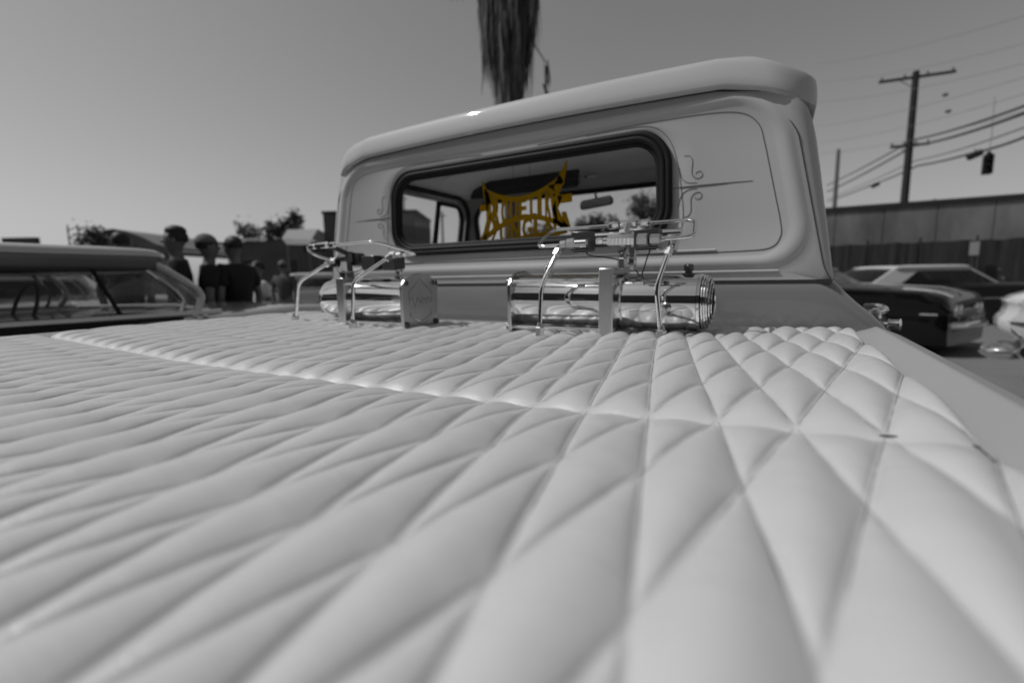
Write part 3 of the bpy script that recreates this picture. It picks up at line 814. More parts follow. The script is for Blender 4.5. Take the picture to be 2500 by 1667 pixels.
# ------------------------------------------------------------ amber club plaque in the rear window
PQ = thing('club_plaque', 'amber see-through club plaque with cut-out lettering behind the rear window', 'plaque', (0, 0, 0))
y0, y1 = .935, .941
pm = MB()
def arc(a0, a1, n, f): return [f(a0 + (a1 - a0) * k / n) for k in range(n + 1)]
top = arc(-.142, .142, 16, lambda x: (x, .398 + .045 * (abs(x) / .142) ** 1.8 + .006 * x / .14))
pm.strip(top, .011, y0, y1, 1.45)
pm.strip([(-.150, .468), (-.142, .44), (-.132, .41), (-.125, .392)], [.002, .010, .014, .016], y0, y1, 1.45)
pm.strip([(.158, .498), (.150, .470), (.137, .44), (.120, .41)], [.002, .009, .016, .020], y0, y1, 1.45)
pm.prism([(.133, .455), (.150, .435), (.148, .428), (.125, .43)], y0, y1)
mid = arc(-.148, .150, 16, lambda x: (x, .338 - .050 * (abs(x) / .15) ** 2.0 + .012 * x / .15))
pm.strip(mid, .011, y0, y1, 1.45)
bot = arc(-.155, .158, 16, lambda x: (x, .276 - .006 * (1 - (x / .155) ** 2) + .022 * x / .155 * .6))
pm.strip(bot, .014, y0, y1, 1.45)
pm.strip([(-.132, .43), (-.128, .39), (-.128, .34), (-.140, .30), (-.156, .268)], [.012, .012, .011, .012, .014], y0, y1, 1.45)
pm.strip([(.108, .43), (.112, .39), (.118, .34), (.122, .31)], .011, y0, y1, 1.45)
pm.prism([(.128, .395), (.175, .398), (.175, .373), (.132, .371)], y0, y1)
pm.prism([(-.163, .392), (-.128, .394), (-.128, .372), (-.163, .370)], y0, y1)
pm.strip([(.118, .405), (.134, .388), (.118, .358), (.135, .318), (.160, .288)], [.012, .014, .013, .016, .016], y0, y1, 1.45)
pm.prism([(.142, .345), (.155, .345), (.176, .282), (.150, .290)], y0, y1)
pm.strip([(-.122, .408), (-.098, .378), (-.118, .348), (-.098, .318)], .011, y0, y1, 1.45)
frame_o = pm.build('plaque_frame', M['amber'], PQ, smooth=0)
def arched(body, size, x0, x1, fb, ft):
    v, f = text_mesh(body, size, .002, .0016)
    xs = [p[0] for p in v]; ys = [p[1] for p in v]; a, b_, c, d = min(xs), max(xs), 0, max(ys)
    mb = MB(); out = []
    for x, y, z in v:
        u = (x - a) / (b_ - a); X = x0 + (x1 - x0) * u; t = y / d
        out.append((X, (y0 + y1) / 2 + z, ZB + fb(X) + (ft(X) - fb(X)) * t))
    mb.add(out, f); return mb
for o_ in (frame_o,):
    for vv in o_.data.vertices: vv.co.z += ZB
tf = lambda x: .398 + .045 * (abs(x) / .142) ** 1.8 + .006 * x / .14
mf = lambda x: .338 - .050 * (abs(x) / .15) ** 2.0 + .012 * x / .15
bf = lambda x: .276 - .006 * (1 - (x / .155) ** 2) + .022 * x / .155 * .6
for word, xa, xb, lo_, hi_ in (('ROUE', -.112, .022, mf, tf), ('LIK', .030, .112, mf, tf), ('ZUNGLN', -.128, .128, bf, mf)):
    n_ = len(word); 
    for q, ch in enumerate(word):
        a_, b__ = xa + (xb - xa) * q / n_, xa + (xb - xa) * (q + .86) / n_
        arched(ch, .05, a_, b__ if ch != 'I' else (a_ + .014), lo_, hi_).build('letter', M['amber'], PQ, smooth=0)
MB().cyl((-.03, .938, ZB + .40), (-.03, .938, ZB + .585), .0006, n=6).cyl((.03, .938, ZB + .40), (.03, .938, ZB + .585), .0006, n=6).build('hanging_wire', M['cable'], PQ)

# ------------------------------------------------------------ people
def skinned(name, chains, m, parent, sub=1):
    me = bpy.data.meshes.new(name); V = []; E = []; Rd_ = []; roots = []
    names = {}
    for ch in chains:
        prev = None
        for k, (key, p, r) in enumerate(ch):
            if key is not None and key in names: i = names[key]
            else:
                i = len(V); V.append(p); Rd_.append(r)
                if key is not None: names[key] = i
                if prev is None: roots.append(i)
            if prev is not None: E.append((prev, i))
            prev = i
    me.from_pydata(V, E, []); me.materials.append(m)
    o = bpy.data.objects.new(name, me); COL.objects.link(o); o.parent = parent
    sk = o.modifiers.new('s', 'SKIN'); sk.use_smooth_shade = True
    lay = me.skin_vertices[0] if me.skin_vertices else None
    if lay is None:
        bm = bmesh.new(); bm.from_mesh(me); bm.verts.layers.skin.verify(); bm.to_mesh(me); bm.free(); lay = me.skin_vertices[0]
    for i, r in enumerate(Rd_):
        lay.data[i].radius = r if isinstance(r, tuple) else (r, r); lay.data[i].use_root = i in roots
    sb = o.modifiers.new('d', 'SUBSURF'); sb.levels = sub; sb.render_levels = sub
    return o
def person(label, loc, face, H=1.75, top='tee_black', bottom='denim', head='hair', arms=((.22, .02, .86), (-.22, .02, .86)), elbows=None, group=None, lean=0, turn=0):
    P = thing('person', label, 'person', loc, face, group)
    k = H / 1.75
    def q(x, y, z): return (x * k, y * k + lean * max(0, z - .9) * k, z * k)
    body = [[('pel', q(0, 0, .95), .13 * k), ('wai', q(0, 0, 1.10), .115 * k), ('che', q(0, 0, 1.32), .135 * k), ('nb', q(0, 0, 1.46), .065 * k), ('nk', q(0, .01, 1.52), .047 * k), ('jaw', q(0, .025, 1.58), (.070 * k, .085 * k)), ('hd', q(0, .01, 1.66), (.094 * k, .112 * k)), ('tp', q(0, .0, 1.72), (.078 * k, .095 * k))]]
    shirt = [[('pel', q(0, 0, .90), (.155 * k, .135 * k)), ('wai', q(0, 0, 1.10), (.15 * k, .13 * k)), ('che', q(0, 0, 1.33), (.165 * k, .14 * k)), ('nb', q(0, 0, 1.45), .085 * k), ('nn', q(0, .005, 1.475), .065 * k)]]
    pants = [[('pel', q(0, 0, .97), (.14 * k, .12 * k)), ('pl', q(0, 0, .88), (.15 * k, .125 * k))]]
    for i, s in enumerate((1, -1)):
        hx, hy, hz = arms[i]
        ex, ey, ez = elbows[i] if elbows else (s * .25, -.04, 1.14)
        sh = (s * .175, 0, 1.42)
        body.append([('che', q(0, 0, 1.32), .13 * k), (None, q(*sh), .06 * k), (None, q(ex, ey, ez), .042 * k), (None, q(hx, hy, hz), .028 * k),
                     (None, q(hx + (hx - ex) * .28, hy + (hy - ey) * .28, hz + (hz - ez) * .28), (.036 * k, .018 * k))])
        hp = Vector((hx + (hx - ex) * .30, hy + (hy - ey) * .30, hz + (hz - ez) * .30)); d = (Vector((hx, hy, hz)) - Vector((ex, ey, ez))).normalized()
        side = d.cross(Vector((1, 0, 0))); side = side.normalized() if side.length > .1 else Vector((0, 1, 0))
        for fi, (off, ln) in enumerate(((-.027, .068), (-.009, .076), (.009, .072), (.027, .058))):
            a_ = hp + side * off; b_ = a_ + d * ln * .5; c_ = b_ + (d + Vector((-s * .5, 0, 0))).normalized() * ln * .5
            body.append([(None, q(*a_), .009), (None, q(*b_), .008), (None, q(*c_), .0065)])
        t0 = Vector((hx, hy, hz)) + d * .025; t1 = t0 + (d * .6 - side * .8).normalized() * .05; t2 = t1 + d * .03
        body.append([(None, q(*t0), .011), (None, q(*t1), .0095), (None, q(*t2), .008)])
        m_ = Vector(sh).lerp(Vector((ex, ey, ez)), .75)
        shirt.append([('che', q(0, 0, 1.33), .15 * k), (None, q(sh[0], 0, 1.41), .082 * k), (None, q(*m_), .078 * k)])
        body.append([('pel', q(0, 0, .95), .12 * k), (None, q(s * .09, 0, .88), .088 * k), (None, q(s * .105, .02, .50), .058 * k), (None, q(s * .11, -.01, .10), .040 * k), (None, q(s * .12, .13, .035), (.042 * k, .028 * k))])
        lz = .12 if bottom != 'shorts' else .50
        pants.append([('pl', q(0, 0, .88), .12 * k), (None, q(s * .095, 0, .80), .105 * k), (None, q(s * .108, .02, max(lz, .5)), .082 * k)] + ([(None, q(s * .11, 0, lz), .07 * k)] if lz < .5 else []))
    body += [[(None, q(0, .10, 1.645), .014), (None, q(0, .125, 1.625), .013)], [(None, q(.078, .01, 1.65), .014), (None, q(.086, .0, 1.63), .012)], [(None, q(-.078, .01, 1.65), .014), (None, q(-.086, .0, 1.63), .012)]]
    skinned('body', body, M['skin'], P, 1)
    skinned('shirt', shirt, M[top], P, 1); skinned('trousers' if bottom != 'shorts' else 'shorts', pants, M[bottom], P, 1)
    hb = MB(); c = q(0, -.005, 1.67); r = (.080 * k, .100 * k, .095 * k)
    vs = []; fs = []; n = 20; m = 8
    for j in range(m + 1):
        th = (PI * .64) * j / m
        for t in range(n):
            a = 2 * PI * t / n; lim = 1.0
            thh = th * (1 - .42 * max(0, math.sin(a)) ** 1.5)
            vs.append((c[0] + r[0] * math.sin(thh) * math.cos(a), c[1] + r[1] * math.sin(thh) * math.sin(a), c[2] + r[2] * math.cos(thh) + .004 * noise.noise(Vector((t, j, H * 9)))))
    for j in range(m):
        for t in range(n):
            t2 = (t + 1) % n; fs.append((j * n + t, (j + 1) * n + t, (j + 1) * n + t2, j * n + t2))
    hb.add(vs, fs); hb.build('hair', M['hair'], P, smooth=180)
    if head == 'cap':
        cb = MB(); vs = []; fs = []
        for j in range(m + 1):
            th = (PI * .46) * j / m
            for t in range(n):
                a = 2 * PI * t / n; vs.append((c[0] + (r[0] + .008) * math.sin(th) * math.cos(a), c[1] + (r[1] + .008) * math.sin(th) * math.sin(a), c[2] + .01 + (r[2] + .012) * math.cos(th)))
        for j in range(m):
            for t in range(n):
                t2 = (t + 1) % n; fs.append((j * n + t, (j + 1) * n + t, (j + 1) * n + t2, j * n + t2))
        cb.add(vs, fs)
        bl_ = [(c[0] + x, c[1] + y, c[2] + .018) for x, y in ((-.07, .07), (-.065, .14), (-.03, .175), (.03, .175), (.065, .14), (.07, .07))]
        cb.loft([bl_, [(x, y, z + .006) for x, y, z in bl_]], cap0=True, cap1=True)
        cb.build('cap', M['cap'], P, smooth=40)
    elif head == 'tall':
        MB().sphere(q(0, -.005, 1.735), (.074 * k, .09 * k, .055 * k)).build('quiff', M['hair'], P, smooth=180)
    return P
GP = 'people standing among the parked cars'
person('person in black shirt, only dark hair showing above the sedan roof', (-5.40, 1.94, 0), .6, 1.79, 'tee_black', group=GP)
person('tall person in black tee with thick brushed-up hair beside the sedan pillar', (-4.33, 1.96, 0), 2.6, 1.76, 'tee_black', 'denim', 'tall', group=GP)
person('person in grey cap, black tee and shorts in the middle of the group', (-4.26, 2.20, 0), -.4, 1.70, 'tee_black', 'shorts', 'cap', group=GP)
person('person in white shirt half hidden between the two in black', (-4.95, 3.15, 0), 2.9, 1.50, 'tee_white', 'denim', 'hair', group=GP)
person('person in black shirt with bare arm, rightmost of the group', (-4.18, 2.42, 0), 1.8, 1.71, 'tee_black', 'denim', 'hair', group=GP)
person('person in dark grey tee and cap, alone farther back near the pump', (-7.55, 5.30, 0), .5, 1.62, 'tee_grey', 'denim', 'cap', group=GP)
person('person in black clothes cut by the right edge of the photo', (3.62, 6.60, 0), 1.0, 1.80, 'tee_black', 'denim', 'hair', group=GP)

# ------------------------------------------------------------ cars
def car(name, label, loc, rz, sp):
    """local: +x is the nose direction, origin on the ground at mid length; parts as children"""
    Cc = thing(name, label, sp.get('cat', 'car'), loc, rz, sp.get('group'))
    st = sp['stations']            # (x, half width, hood z, side crease z)
    Lp = []
    for x, hw, zt, zcr in st:
        half = [(0, zt + .012), (hw * .45, zt + .010), (hw * .78, zt + .002), (hw * .92, zt - .012), (hw * .985, zt - .045), (hw, zcr), (hw * .975, zcr - .06), (hw * .985, (zcr + .3) / 2), (hw * .975, .30), (hw * .93, .17), (hw * .6, .15)]
        Lp.append([(x, y, z) for y, z in half] + [(x, -y, z) for y, z in reversed(half[1:])])
    bm_ = MB(); bm_.loft(Lp, cap0=True, cap1=True)
    bm_.build('body', sp['paint'], Cc, smooth=45)
    rx0, rx1, rz_, rhw = sp['roof']          # rear x, front x, top z, half width
    tA, tC, bz = sp['A'], sp['C'], sp['belt']
    lp = []
    for f, dz in ((.985, -.115), (1.0, -.095), (1.003, -.040), (1.0, -.020), (.975, -.002), (.85, .008), (.5, .016)):
        ring = []
        for cx, cy, a0 in ((rx1 - .12, rhw - .12, 0), (rx0 + .12, rhw - .12, 90), (rx0 + .12, -rhw + .12, 180), (rx1 - .12, -rhw + .12, 270)):
            for k in range(6):
                a = math.radians(a0 + 18 * k); ring.append((cx + .12 * math.cos(a), cy + .12 * math.sin(a)))
        mx_ = (rx0 + rx1) / 2; hl_ = (rx1 - rx0) / 2
        lp.append([(mx_ + (x - mx_) * f, y * f, rz_ + dz - .035 * ((x - mx_) / hl_) ** 4 - .02 * (abs(y) / rhw) ** 2) for x, y in ring])
    rr_ = MB(); rr_.loft(lp[:3], cap0=True); rr_.build('roof_rail', sp.get('railmat', sp['roofmat']), Cc, smooth=60)
    rf = MB(); rf.loft(lp[2:], cap1=True)
    rf.build('roof', sp['roofmat'], Cc, smooth=60)
    zr = rz_ - .14
    for s in (1, -1):
        y1_, y0_ = s * (rhw - .03), s * (rhw + .10)
        if sp.get('dogleg'):
            pts = [(rx1 - .10, y1_, zr + .03), (rx1 + .02, s * (rhw + .0), zr - .06), (tA - .02, s * (rhw + .09), bz + .10), (tA - .10, y0_, bz - .02)]
            MB().tube(smooth_path(pts, .12, 6), .020, 8).build('front_pillar', sp['trim'], Cc)
            MB().tube(smooth_path([(rx1 - .17, y1_, zr + .02), (rx1 - .10, y1_, zr - .03), (tA - .12, s * (rhw + .08), bz + .08), (tA - .16, y0_, bz)], .1, 5), .012, 8).build('vent_frame', M['chrome_soft'], Cc)
            MB().cyl((rx1 - .36, y1_, zr + .01), (tA - .42, y0_, bz), .010, n=8).build('vent_post', M['rubber'], Cc)
        else:
            MB().tube([(rx1 - .05, y1_, zr + .02), (tA, y0_, bz - .01)], .028, 8).build('front_pillar', sp['roofmat'], Cc)
        # rear quarter
        qd = sp['quarter']
        poly = [(rx0 + .02, zr + .05), (qd[0], zr + .04), (qd[1], bz + .02), (tC, bz + .02)]
        qb = MB(); n = 4
        def yy_(z): return s * (rhw + .10 - (z - bz) / (zr - bz) * .12)
        a_ = [(x, yy_(z), z) for x, z in poly]; b_ = [(x, yy_(z) - s * .05, z) for x, z in poly]
        qb.loft([a_, b_], cap0=True, cap1=True); qb.build('rear_quarter', sp['roofmat'], Cc, smooth=0, bevel=.015)
        MB().add([(qd[1], y0_ - s * .02, bz), (tA, y0_ - s * .02, bz), (rx1 - .05, y1_ - s * .01, zr), (qd[0], y1_ - s * .01, zr)], [(0, 1, 2, 3)]).build('side_window', sp['glass'], Cc, smooth=0)
        MB().tube([(tC - .05, y0_ + s * .004, bz + .005), ((tC + tA) / 2, y0_ + s * .008, bz + .008), (tA + .05, y0_ + s * .004, bz + .003)], .014, 8).build('belt_trim', sp.get('belttrim', M['chrome']), Cc)
        hw = st[len(st) // 2][1]
        MB().tube([(st[1][0], s * (st[1][1] + .002), .62), (0, s * (hw + .0), .60), (st[-2][0], s * (st[-2][1] + .002), .62)], .012, 8).build('side_trim', M['chrome'], Cc)
        MB().tube([(-.18, s * (hw + .012), bz - .10), (-.02, s * (hw + .012), bz - .10)], .014, 8).build('door_handle', M['chrome'], Cc)
        for wx in sp['wheels']:
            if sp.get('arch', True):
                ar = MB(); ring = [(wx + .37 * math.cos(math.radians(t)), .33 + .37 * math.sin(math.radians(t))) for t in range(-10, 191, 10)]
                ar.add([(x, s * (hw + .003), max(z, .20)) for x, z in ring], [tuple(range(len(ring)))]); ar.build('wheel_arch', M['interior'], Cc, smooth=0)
            wb = MB(); wb.lathe((wx, s * (hw - .2), .325), (wx, s * (hw + .012), .325), [(0, .30), (.1, .325), (.85, .325), (1, .29)], 28)
            wo_ = wb.build('wheel', M['tyre'], Cc)
            MB().lathe((wx, s * (hw + .0), .325), (wx, s * (hw + .02), .325), [(0, .2), (.7, .19), (1, .06)], 24).build('rim', M['chrome'], wo_)
    MB().add([(tA + .02, -rhw - .08, bz), (tA + .02 + sp.get('wsbow', .1), 0, bz), (tA + .02, rhw + .08, bz), (rx1 - .02, rhw - .05, zr + .03), (rx1 + .03, 0, zr + .06), (rx1 - .02, -rhw + .05, zr + .03)], [(0, 1, 4, 5), (1, 2, 3, 4)]).build('windscreen', M['glass'], Cc)
    MB().tube([(tA + .02, -rhw - .08, bz), (tA + .02 + sp.get('wsbow', .1), 0, bz + .01), (tA + .02, rhw + .08, bz)], .014, 6).build('windscreen_trim', M['chrome'], Cc)
    MB().add([(tC, -rhw - .08, bz), (tC - .06, 0, bz), (tC, rhw + .08, bz), (rx0 + .02, rhw - .05, zr + .03), (rx0 - .02, 0, zr + .06), (rx0 + .02, -rhw + .05, zr + .03)], [(0, 1, 4, 5), (1, 2, 3, 4)]).build('rear_window', sp['glass'], Cc)
    # interior
    MB().box((rx0 + .1, -rhw + .05, zr + .005), (rx1 - .05, rhw - .05, zr + .03)).build('headlining', M['interior'], Cc)
    MB().box((tC + .1, -rhw, bz - .35), (tA - .1, rhw, bz - .02)).build('cabin_floor', M['interior'], Cc)
    for sx in sp.get('seats', (-.9, .05)):
        se = MB(); se.loft([[(sx + dx, y, z) for y, z in rrect(-rhw + .08, rhw - .08, bz - .3, bz + .10, .06, 4)] for dx in (0, .14)], cap0=True, cap1=True); se.build('bench_seat', M['seat'], Cc, bevel=.02)
    wp = MB(); pts = [(tA - .42 + .05 * math.sin(2 * PI * k / 24), .38 + .19 * math.cos(2 * PI * k / 24), bz + .02 + .16 * math.sin(2 * PI * k / 24)) for k in range(24)]
    wp.tube(pts, .011, 6, closed=True); wp.build('steering_wheel', M['black'], Cc)
    x0, x1 = st[0][0], st[-1][0]
    for x, sg in ((x0, -1), (x1, 1)):
        hw = st[0][1]
        MB().tube(smooth_path([(x - sg * .25, -hw - .02, .45), (x + sg * .07, -hw * .8, .45), (x + sg * .11, 0, .45), (x + sg * .07, hw * .8, .45), (x - sg * .25, hw + .02, .45)], .2, 6), .055, 10).build('bumper', M['chrome'], Cc)
        for s in (1, -1):
            if sg > 0:
                for q_ in (0, 1):
                    MB().lathe((x - .03, s * (hw * .72 - q_ * .19), .66), (x + .025, s * (hw * .72 - q_ * .19), .66), [(0, .09), (.6, .088), (1, .06)], 20).build('headlight', M['chrome_soft'], Cc)
            else:
                MB().box((x - .02, s * hw * .75 - .08, .62), (x + .01, s * hw * .75 + .08, .70)).build('tail_light', M['dark_steel'], Cc, bevel=.01)
    MB().box((x1 - .02, -.45, .52), (x1 + .015, .45, .68)).build('grille', M['chrome_soft'], Cc, bevel=.01)
    return Cc
G_ = glass_mat('smoked_glass', 0.62)
ys = [(-2.7, .80, .88, .72), (-2.5, .92, .98, .80), (-1.7, .99, 1.02, .86), (-1.0, 1.0, 1.05, .9), (1.0, 1.0, 1.05, .9), (1.6, .99, 1.08, .92), (2.2, .97, 1.06, .90), (2.65, .93, 1.0, .86), (2.85, .82, .86, .7)]
# near sedan beside the truck (nose towards +Y)
sedan = dict(stations=[(x, hw, z, zc_) for x, hw, z, zc_ in ys], roof=(-1.35, .86, 1.475, .86), A=.98, C=-1.85, belt=1.080, quarter=(-1.05, -1.45), paint=M['car_side'], roofmat=M['car_silver'], railmat=M['car_side'],
             trim=M['car_silver'], glass=G_, wheels=(-1.55, 1.65), dogleg=True, seats=(-.85, .0), wsbow=.25, cat='car', group='vintage cars parked round the truck')
car('sedan', 'silver-roofed vintage sedan with wraparound windscreen parked beside the left bed rail', (-3.03, .05, 0), PI / 2, sedan)
# black hardtop with white top
ca = math.atan2(.4928, .86996)
hard = dict(stations=[(-2.6, .80, .88, .70), (-2.4, .90, .92, .76), (-1.4, .96, .96, .82), (-.8, .97, .96, .84), (1.0, .97, .96, .84), (1.8, .96, .95, .82), (2.5, .92, .92, .78), (2.65, .84, .82, .7)],
            roof=(-1.15, .62, 1.40, .72), A=1.15, C=-1.75, belt=.93, quarter=(-.50, -1.05), paint=M['car_black'], roofmat=M['vinyl'], trim=M['vinyl'], glass=M['glass_dark'], wheels=(-1.55, 1.6), seats=(-.7, .1), belttrim=M['vinyl'],
            group='vintage cars parked round the truck')
car('hardtop', 'black hardtop with a white vinyl roof, second row beyond the right bed rail', (3.67, 14.47, 0), ca, hard)
sed2 = dict(hard); sed2['roofmat'] = M['car_side']; sed2['paint'] = M['car_side']; sed2['roof'] = (-1.2, .6, 1.42, .74)
car('sedan', 'dark grey sedan parked behind the white-roofed hardtop, half hidden by the cab', (-1.2, 17.6, 0), ca, sed2)
low = dict(stations=[(-2.6, .78, .86, .70), (-2.4, .92, .94, .78), (-1.5, .98, 1.0, .86), (-.7, .99, 1.0, .86), (.9, .99, 1.02, .86), (1.7, .98, .99, .84), (2.3, .96, .95, .80), (2.52, .92, .88, .74), (2.62, .84, .76, .62)],
           roof=(-1.1, .55, 1.37, .76), A=.92, C=-1.6, belt=1.0, quarter=(-.7, -1.1), paint=M['car_black'], roofmat=M['car_side'], trim=M['chrome_soft'], glass=M['glass'], wheels=(-1.5, 1.65), seats=(-.7, .1), group='vintage cars parked round the truck')
LC = car('sedan', 'glossy black sedan facing right with round headlights, nearest beyond the right bed rail', (.92, 10.26, 0), -.49, low)
MB().box((2.70, -.17, .42), (2.72, .17, .56)).build('licence_plate', M['awning'], LC, smooth=0)
for k in range(9):
    MB().box((2.615, -.40 + k * .1, .54), (2.645, -.385 + k * .1, .67)).build('grille_bar', M['chrome'], LC, smooth=0)
MB().tube(smooth_path([(2.0, -.60, .985), (2.40, -.62, .945), (2.60, -.66, .86)], .15), .016, 8).build('wing_spear', M['chrome'], LC)
MB().tube([(1.2, 0, 1.045), (2.3, 0, .985), (2.55, 0, .90)], .012, 8).build('bonnet_spear', M['chrome'], LC)
wh = dict(sedan); wh['paint'] = M['car_white']; wh['roofmat'] = M['car_white']; wh['trim'] = M['car_white']; wh['railmat'] = M['car_white']
car('sedan', 'white sedan seen through the windows of the silver-roofed sedan', (-6.6, -.3, 0), PI / 2 + .15, wh)
car('sedan', 'white-topped sedan behind the person in the dark grey tee', (-8.6, 8.0, 0), ca + .2, wh)
wh2 = dict(wh); wh2['paint'] = M['car_silver']
car('sedan', 'silver and white sedan parked behind the group of people', (-8.3, 1.6, 0), PI / 2 - .3, wh2)

# white car entering the frame on the right: sculpted nose with a deep side cove
WC = thing('white_coupe', 'white car nose with sculpted cove and chrome bumper at the right edge', 'car', (2.44, 5.22, 0), -.47, 'vintage cars parked round the truck')
prof_n = [(.45, 1.085), (.30, 1.075), (.15, 1.05), (.06, 1.015), (.0, .97), (.012, .955), (.024, .93), (.02, .90), (.01, .86), (-.02, .82), (-.03, .78), (-.02, .73), (.02, .69), (.08, .655), (.16, .63), (.28, .615)]
b = MB(); loops = []
for t, (ins, sc_) in enumerate([(.30, .0), (.12, .0), (.04, .0), (.01, .0), (.0, .0)]):
    pass
lat = [(-.0, .10), (.02, .03), (.07, .0), (.45, -.10), (.9, -.14), (1.35, -.10), (1.73, .0), (1.78, .03), (1.80, .10)]
for y, ins in lat: loops.append([(x + ins * (1 if x < .3 else .3), y, z - (.02 if ins > .05 else 0)) for x, z in prof_n])
b.loft(loops, close=False); b.build('nose', M['car_white'], WC, smooth=60)
# near side panel with cove
sd = MB(); rows = [(1.055, .0), (1.0, -.030), (.955, -.038), (.935, -.034), (.90, -.030), (.86, -.034), (.825, -.042), (.80, -.045), (.75, -.045), (.68, -.04), (.60, -.02), (.57, .0)]
def nose_x(z):
    for (xa, za), (xb, zb) in zip(prof_n, prof_n[1:]):
        if zb <= z <= za: return xa + (xb - xa) * (za - z) / (za - zb + 1e-9)
    return .1
L_ = []
for x in (0, .06, .15, .3, .6, 1.2, 2.4, 4.6):
    L_.append([(max(x, nose_x(z) + .10) if x < .15 else x, y + (.035 if x < .05 else 0), z + .02 * (x > 1)) for z, y in rows])
sd.loft(L_, close=False); sd.build('wing', M['car_white'], WC, smooth=50)
MB().prism([(.05, .80), (.55, .785), (1.8, .76), (1.8, .66), (.7, .69), (.30, .735)], -.060, -.042).build('cove_insert', M['car_side'], WC, smooth=0)
MB().box((.30, .0, 1.04), (4.6, 1.8, 1.08)).build('bonnet', M['car_white'], WC, bevel=.03)
MB().box((.30, .05, .25), (4.6, 1.75, .60)).build('underbody', M['interior'], WC)
MB().lathe((.62, .02, .33), (.62, .24, .33), [(0, .28), (.1, .33), (.9, .33), (1, .30)], 28).build('wheel', M['tyre'], WC)
MB().prism([(.20, .30), (.22, .50), (.33, .62), (.5, .69), (.75, .69), (.95, .60), (1.05, .45), (1.05, .30)], -.045, .1).build('wheel_well', M['interior'], WC, smooth=0)
MB().sphere((.02, .18, .52), (.17, .20, .085), 20, 12).build('bumper', M['chrome'], WC, smooth=180)
MB().tube(smooth_path([(.20, -.02, .54), (.05, .3, .50), (.0, .9, .50), (.06, 1.6, .50)], .3, 6), .055, 10).build('bumper_bar', M['chrome'], WC)
MB().box((.14, .02, .50), (.30, .12, .60)).build('bumper_bracket', M['chrome_soft'], WC, bevel=.01)

# ------------------------------------------------------------ wall, fence greenery on the right
WL = thing('boundary_wall', 'long stained grey boundary wall with dark coping behind the parked cars', 'wall', (0, 0, 0))
wx0, wx1, wy = -2.0, 26.0, 21.9
k = 0; x = wx0
while x < wx1:
    MB().box((x + .012, wy, 0), (x + 1.488, wy + .2, 3.56 + .0)).build('panel', M['wall'], WL, smooth=0, bevel=.01); x += 1.5
MB().box((wx0, wy - .06, 3.56), (wx1, wy + .26, 3.72)).build('coping', M['coping'], WL, smooth=0)
MB().box((wx0, wy + .05, 0), (wx1, wy + .15, 3.5)).build('wall_core', M['seam'], WL, smooth=0)
rnd = random.Random(3)
def leafmass(name, n, fn, size, m, parent=None, rr=rnd):
    b = MB()
    for _ in range(n):
        p, sc_ = fn(rr); s = size * sc_ * rr.uniform(.6, 1.4)
        u = Vector((rr.gauss(0, 1), rr.gauss(0, 1), rr.gauss(0, 1))).normalized(); v = u.orthogonal().normalized(); w = u.cross(v)
        a = rr.uniform(0, 6.28); v, w = v * math.cos(a) + w * math.sin(a), w * math.cos(a) - v * math.sin(a)
        P = Vector(p); b.add([P - v * s, P + w * s * .45, P + v * s, P - w * s * .45], [(0, 1, 2), (0, 2, 3)])
    return b.build(name, m, parent, smooth=0, fix=False)
SF = thing('screen_fence', 'dark cloth-covered screen fence along the foot of the boundary wall', 'fence', (0, 0, 0))
for q in range(17):
    x = -1.0 + q * 1.5; b = MB(); L_ = []
    for u in range(31):
        xx = x + .03 + 1.44 * u / 30
        L_.append([(xx, wy - .55 + .035 * noise.noise(Vector((xx * 5, zz_ * .5, 1))) + .02 * noise.noise(Vector((xx * 14, zz_ * .4, 4))), zz_ + (.05 * noise.noise(Vector((xx * 2.2, 0, 7))) if zz_ > 2 else 0)) for zz_ in (.04, .7, 1.4, 2.05, 2.24)])
    b.loft(L_, close=False); b.build('screen_panel', M['screen'], SF)
    MB().cyl((x, wy - .48, 0), (x, wy - .48, 2.4), .03, n=8).build('post', M['pole'], SF)
rnd2 = random.Random(5)
o = leafmass('weeds', 5200, lambda r: ((lambda c: (c + r.gauss(0, .35), wy - .75 + r.gauss(0, .12), abs(r.gauss(0, .45)) * (1 + .8 * noise.noise(Vector((c * .9, 0, 0))))))(r.uniform(-1, 24)), 1), .07, M['hedge'])
tag(o, 'straggly weeds growing along the foot of the screen fence', 'weeds', kind='stuff')
sg = thing('notice', 'small pale notice hung on the screen fence above the hardtop roof', 'sign', (6.35, 21.05, 1.95))
MB().box((-.12, -.02, -.22), (.12, 0, .22)).build('board', M['awning'], sg, smooth=0)
MB().box((-.13, -.0, -.23), (.13, .02, .23)).build('frame', M['seam'], sg, smooth=0)

# ------------------------------------------------------------ utility poles, cables, signals
def pole(label, x, y, h, r, arms, m, rz=0, tilt=0.0):
    P = thing('utility_pole', label, 'utility pole', (x, y, 0), rz)
    P.rotation_euler = (0, tilt, rz)
    MB().cyl((0, 0, 0), (0, 0, h), r * 1.15, r * .8, n=14).build('post', m, P)
    for z, a, b_ in arms:
        ar = MB().box((-a, -.10, z - .07), (b_, .02 - .0, z + .07)).build('crossarm', m, P, smooth=0)
        for q in (-.92, -.3, .3, .92):
            xx = q * (a if q < 0 else b_)
            MB().lathe((xx, -.04, z + .07), (xx, -.04, z + .24), [(0, .02), (.3, .02), (.35, .05), (.6, .055), (1, .03)], 10).build('insulator', m, ar)
        MB().tube([(-a * .45, -.06, z - .05), (0, -.04, z - .65)], .02, 6).build('brace', m, ar)
    return P
d28 = (6.95, 36.6)
pole('dark wooden utility pole with a wide top crossarm rising behind the wall', 7.15, 37.3, 12.95, .21, ((12.62, 1.80, 1.85), (8.75, .95, .95)), M['pole'], .12)
pole('plain grey pole standing behind the wall beside the cab roof', 5.05, 56.5, 13.0, .20, (), M['pole_far'])
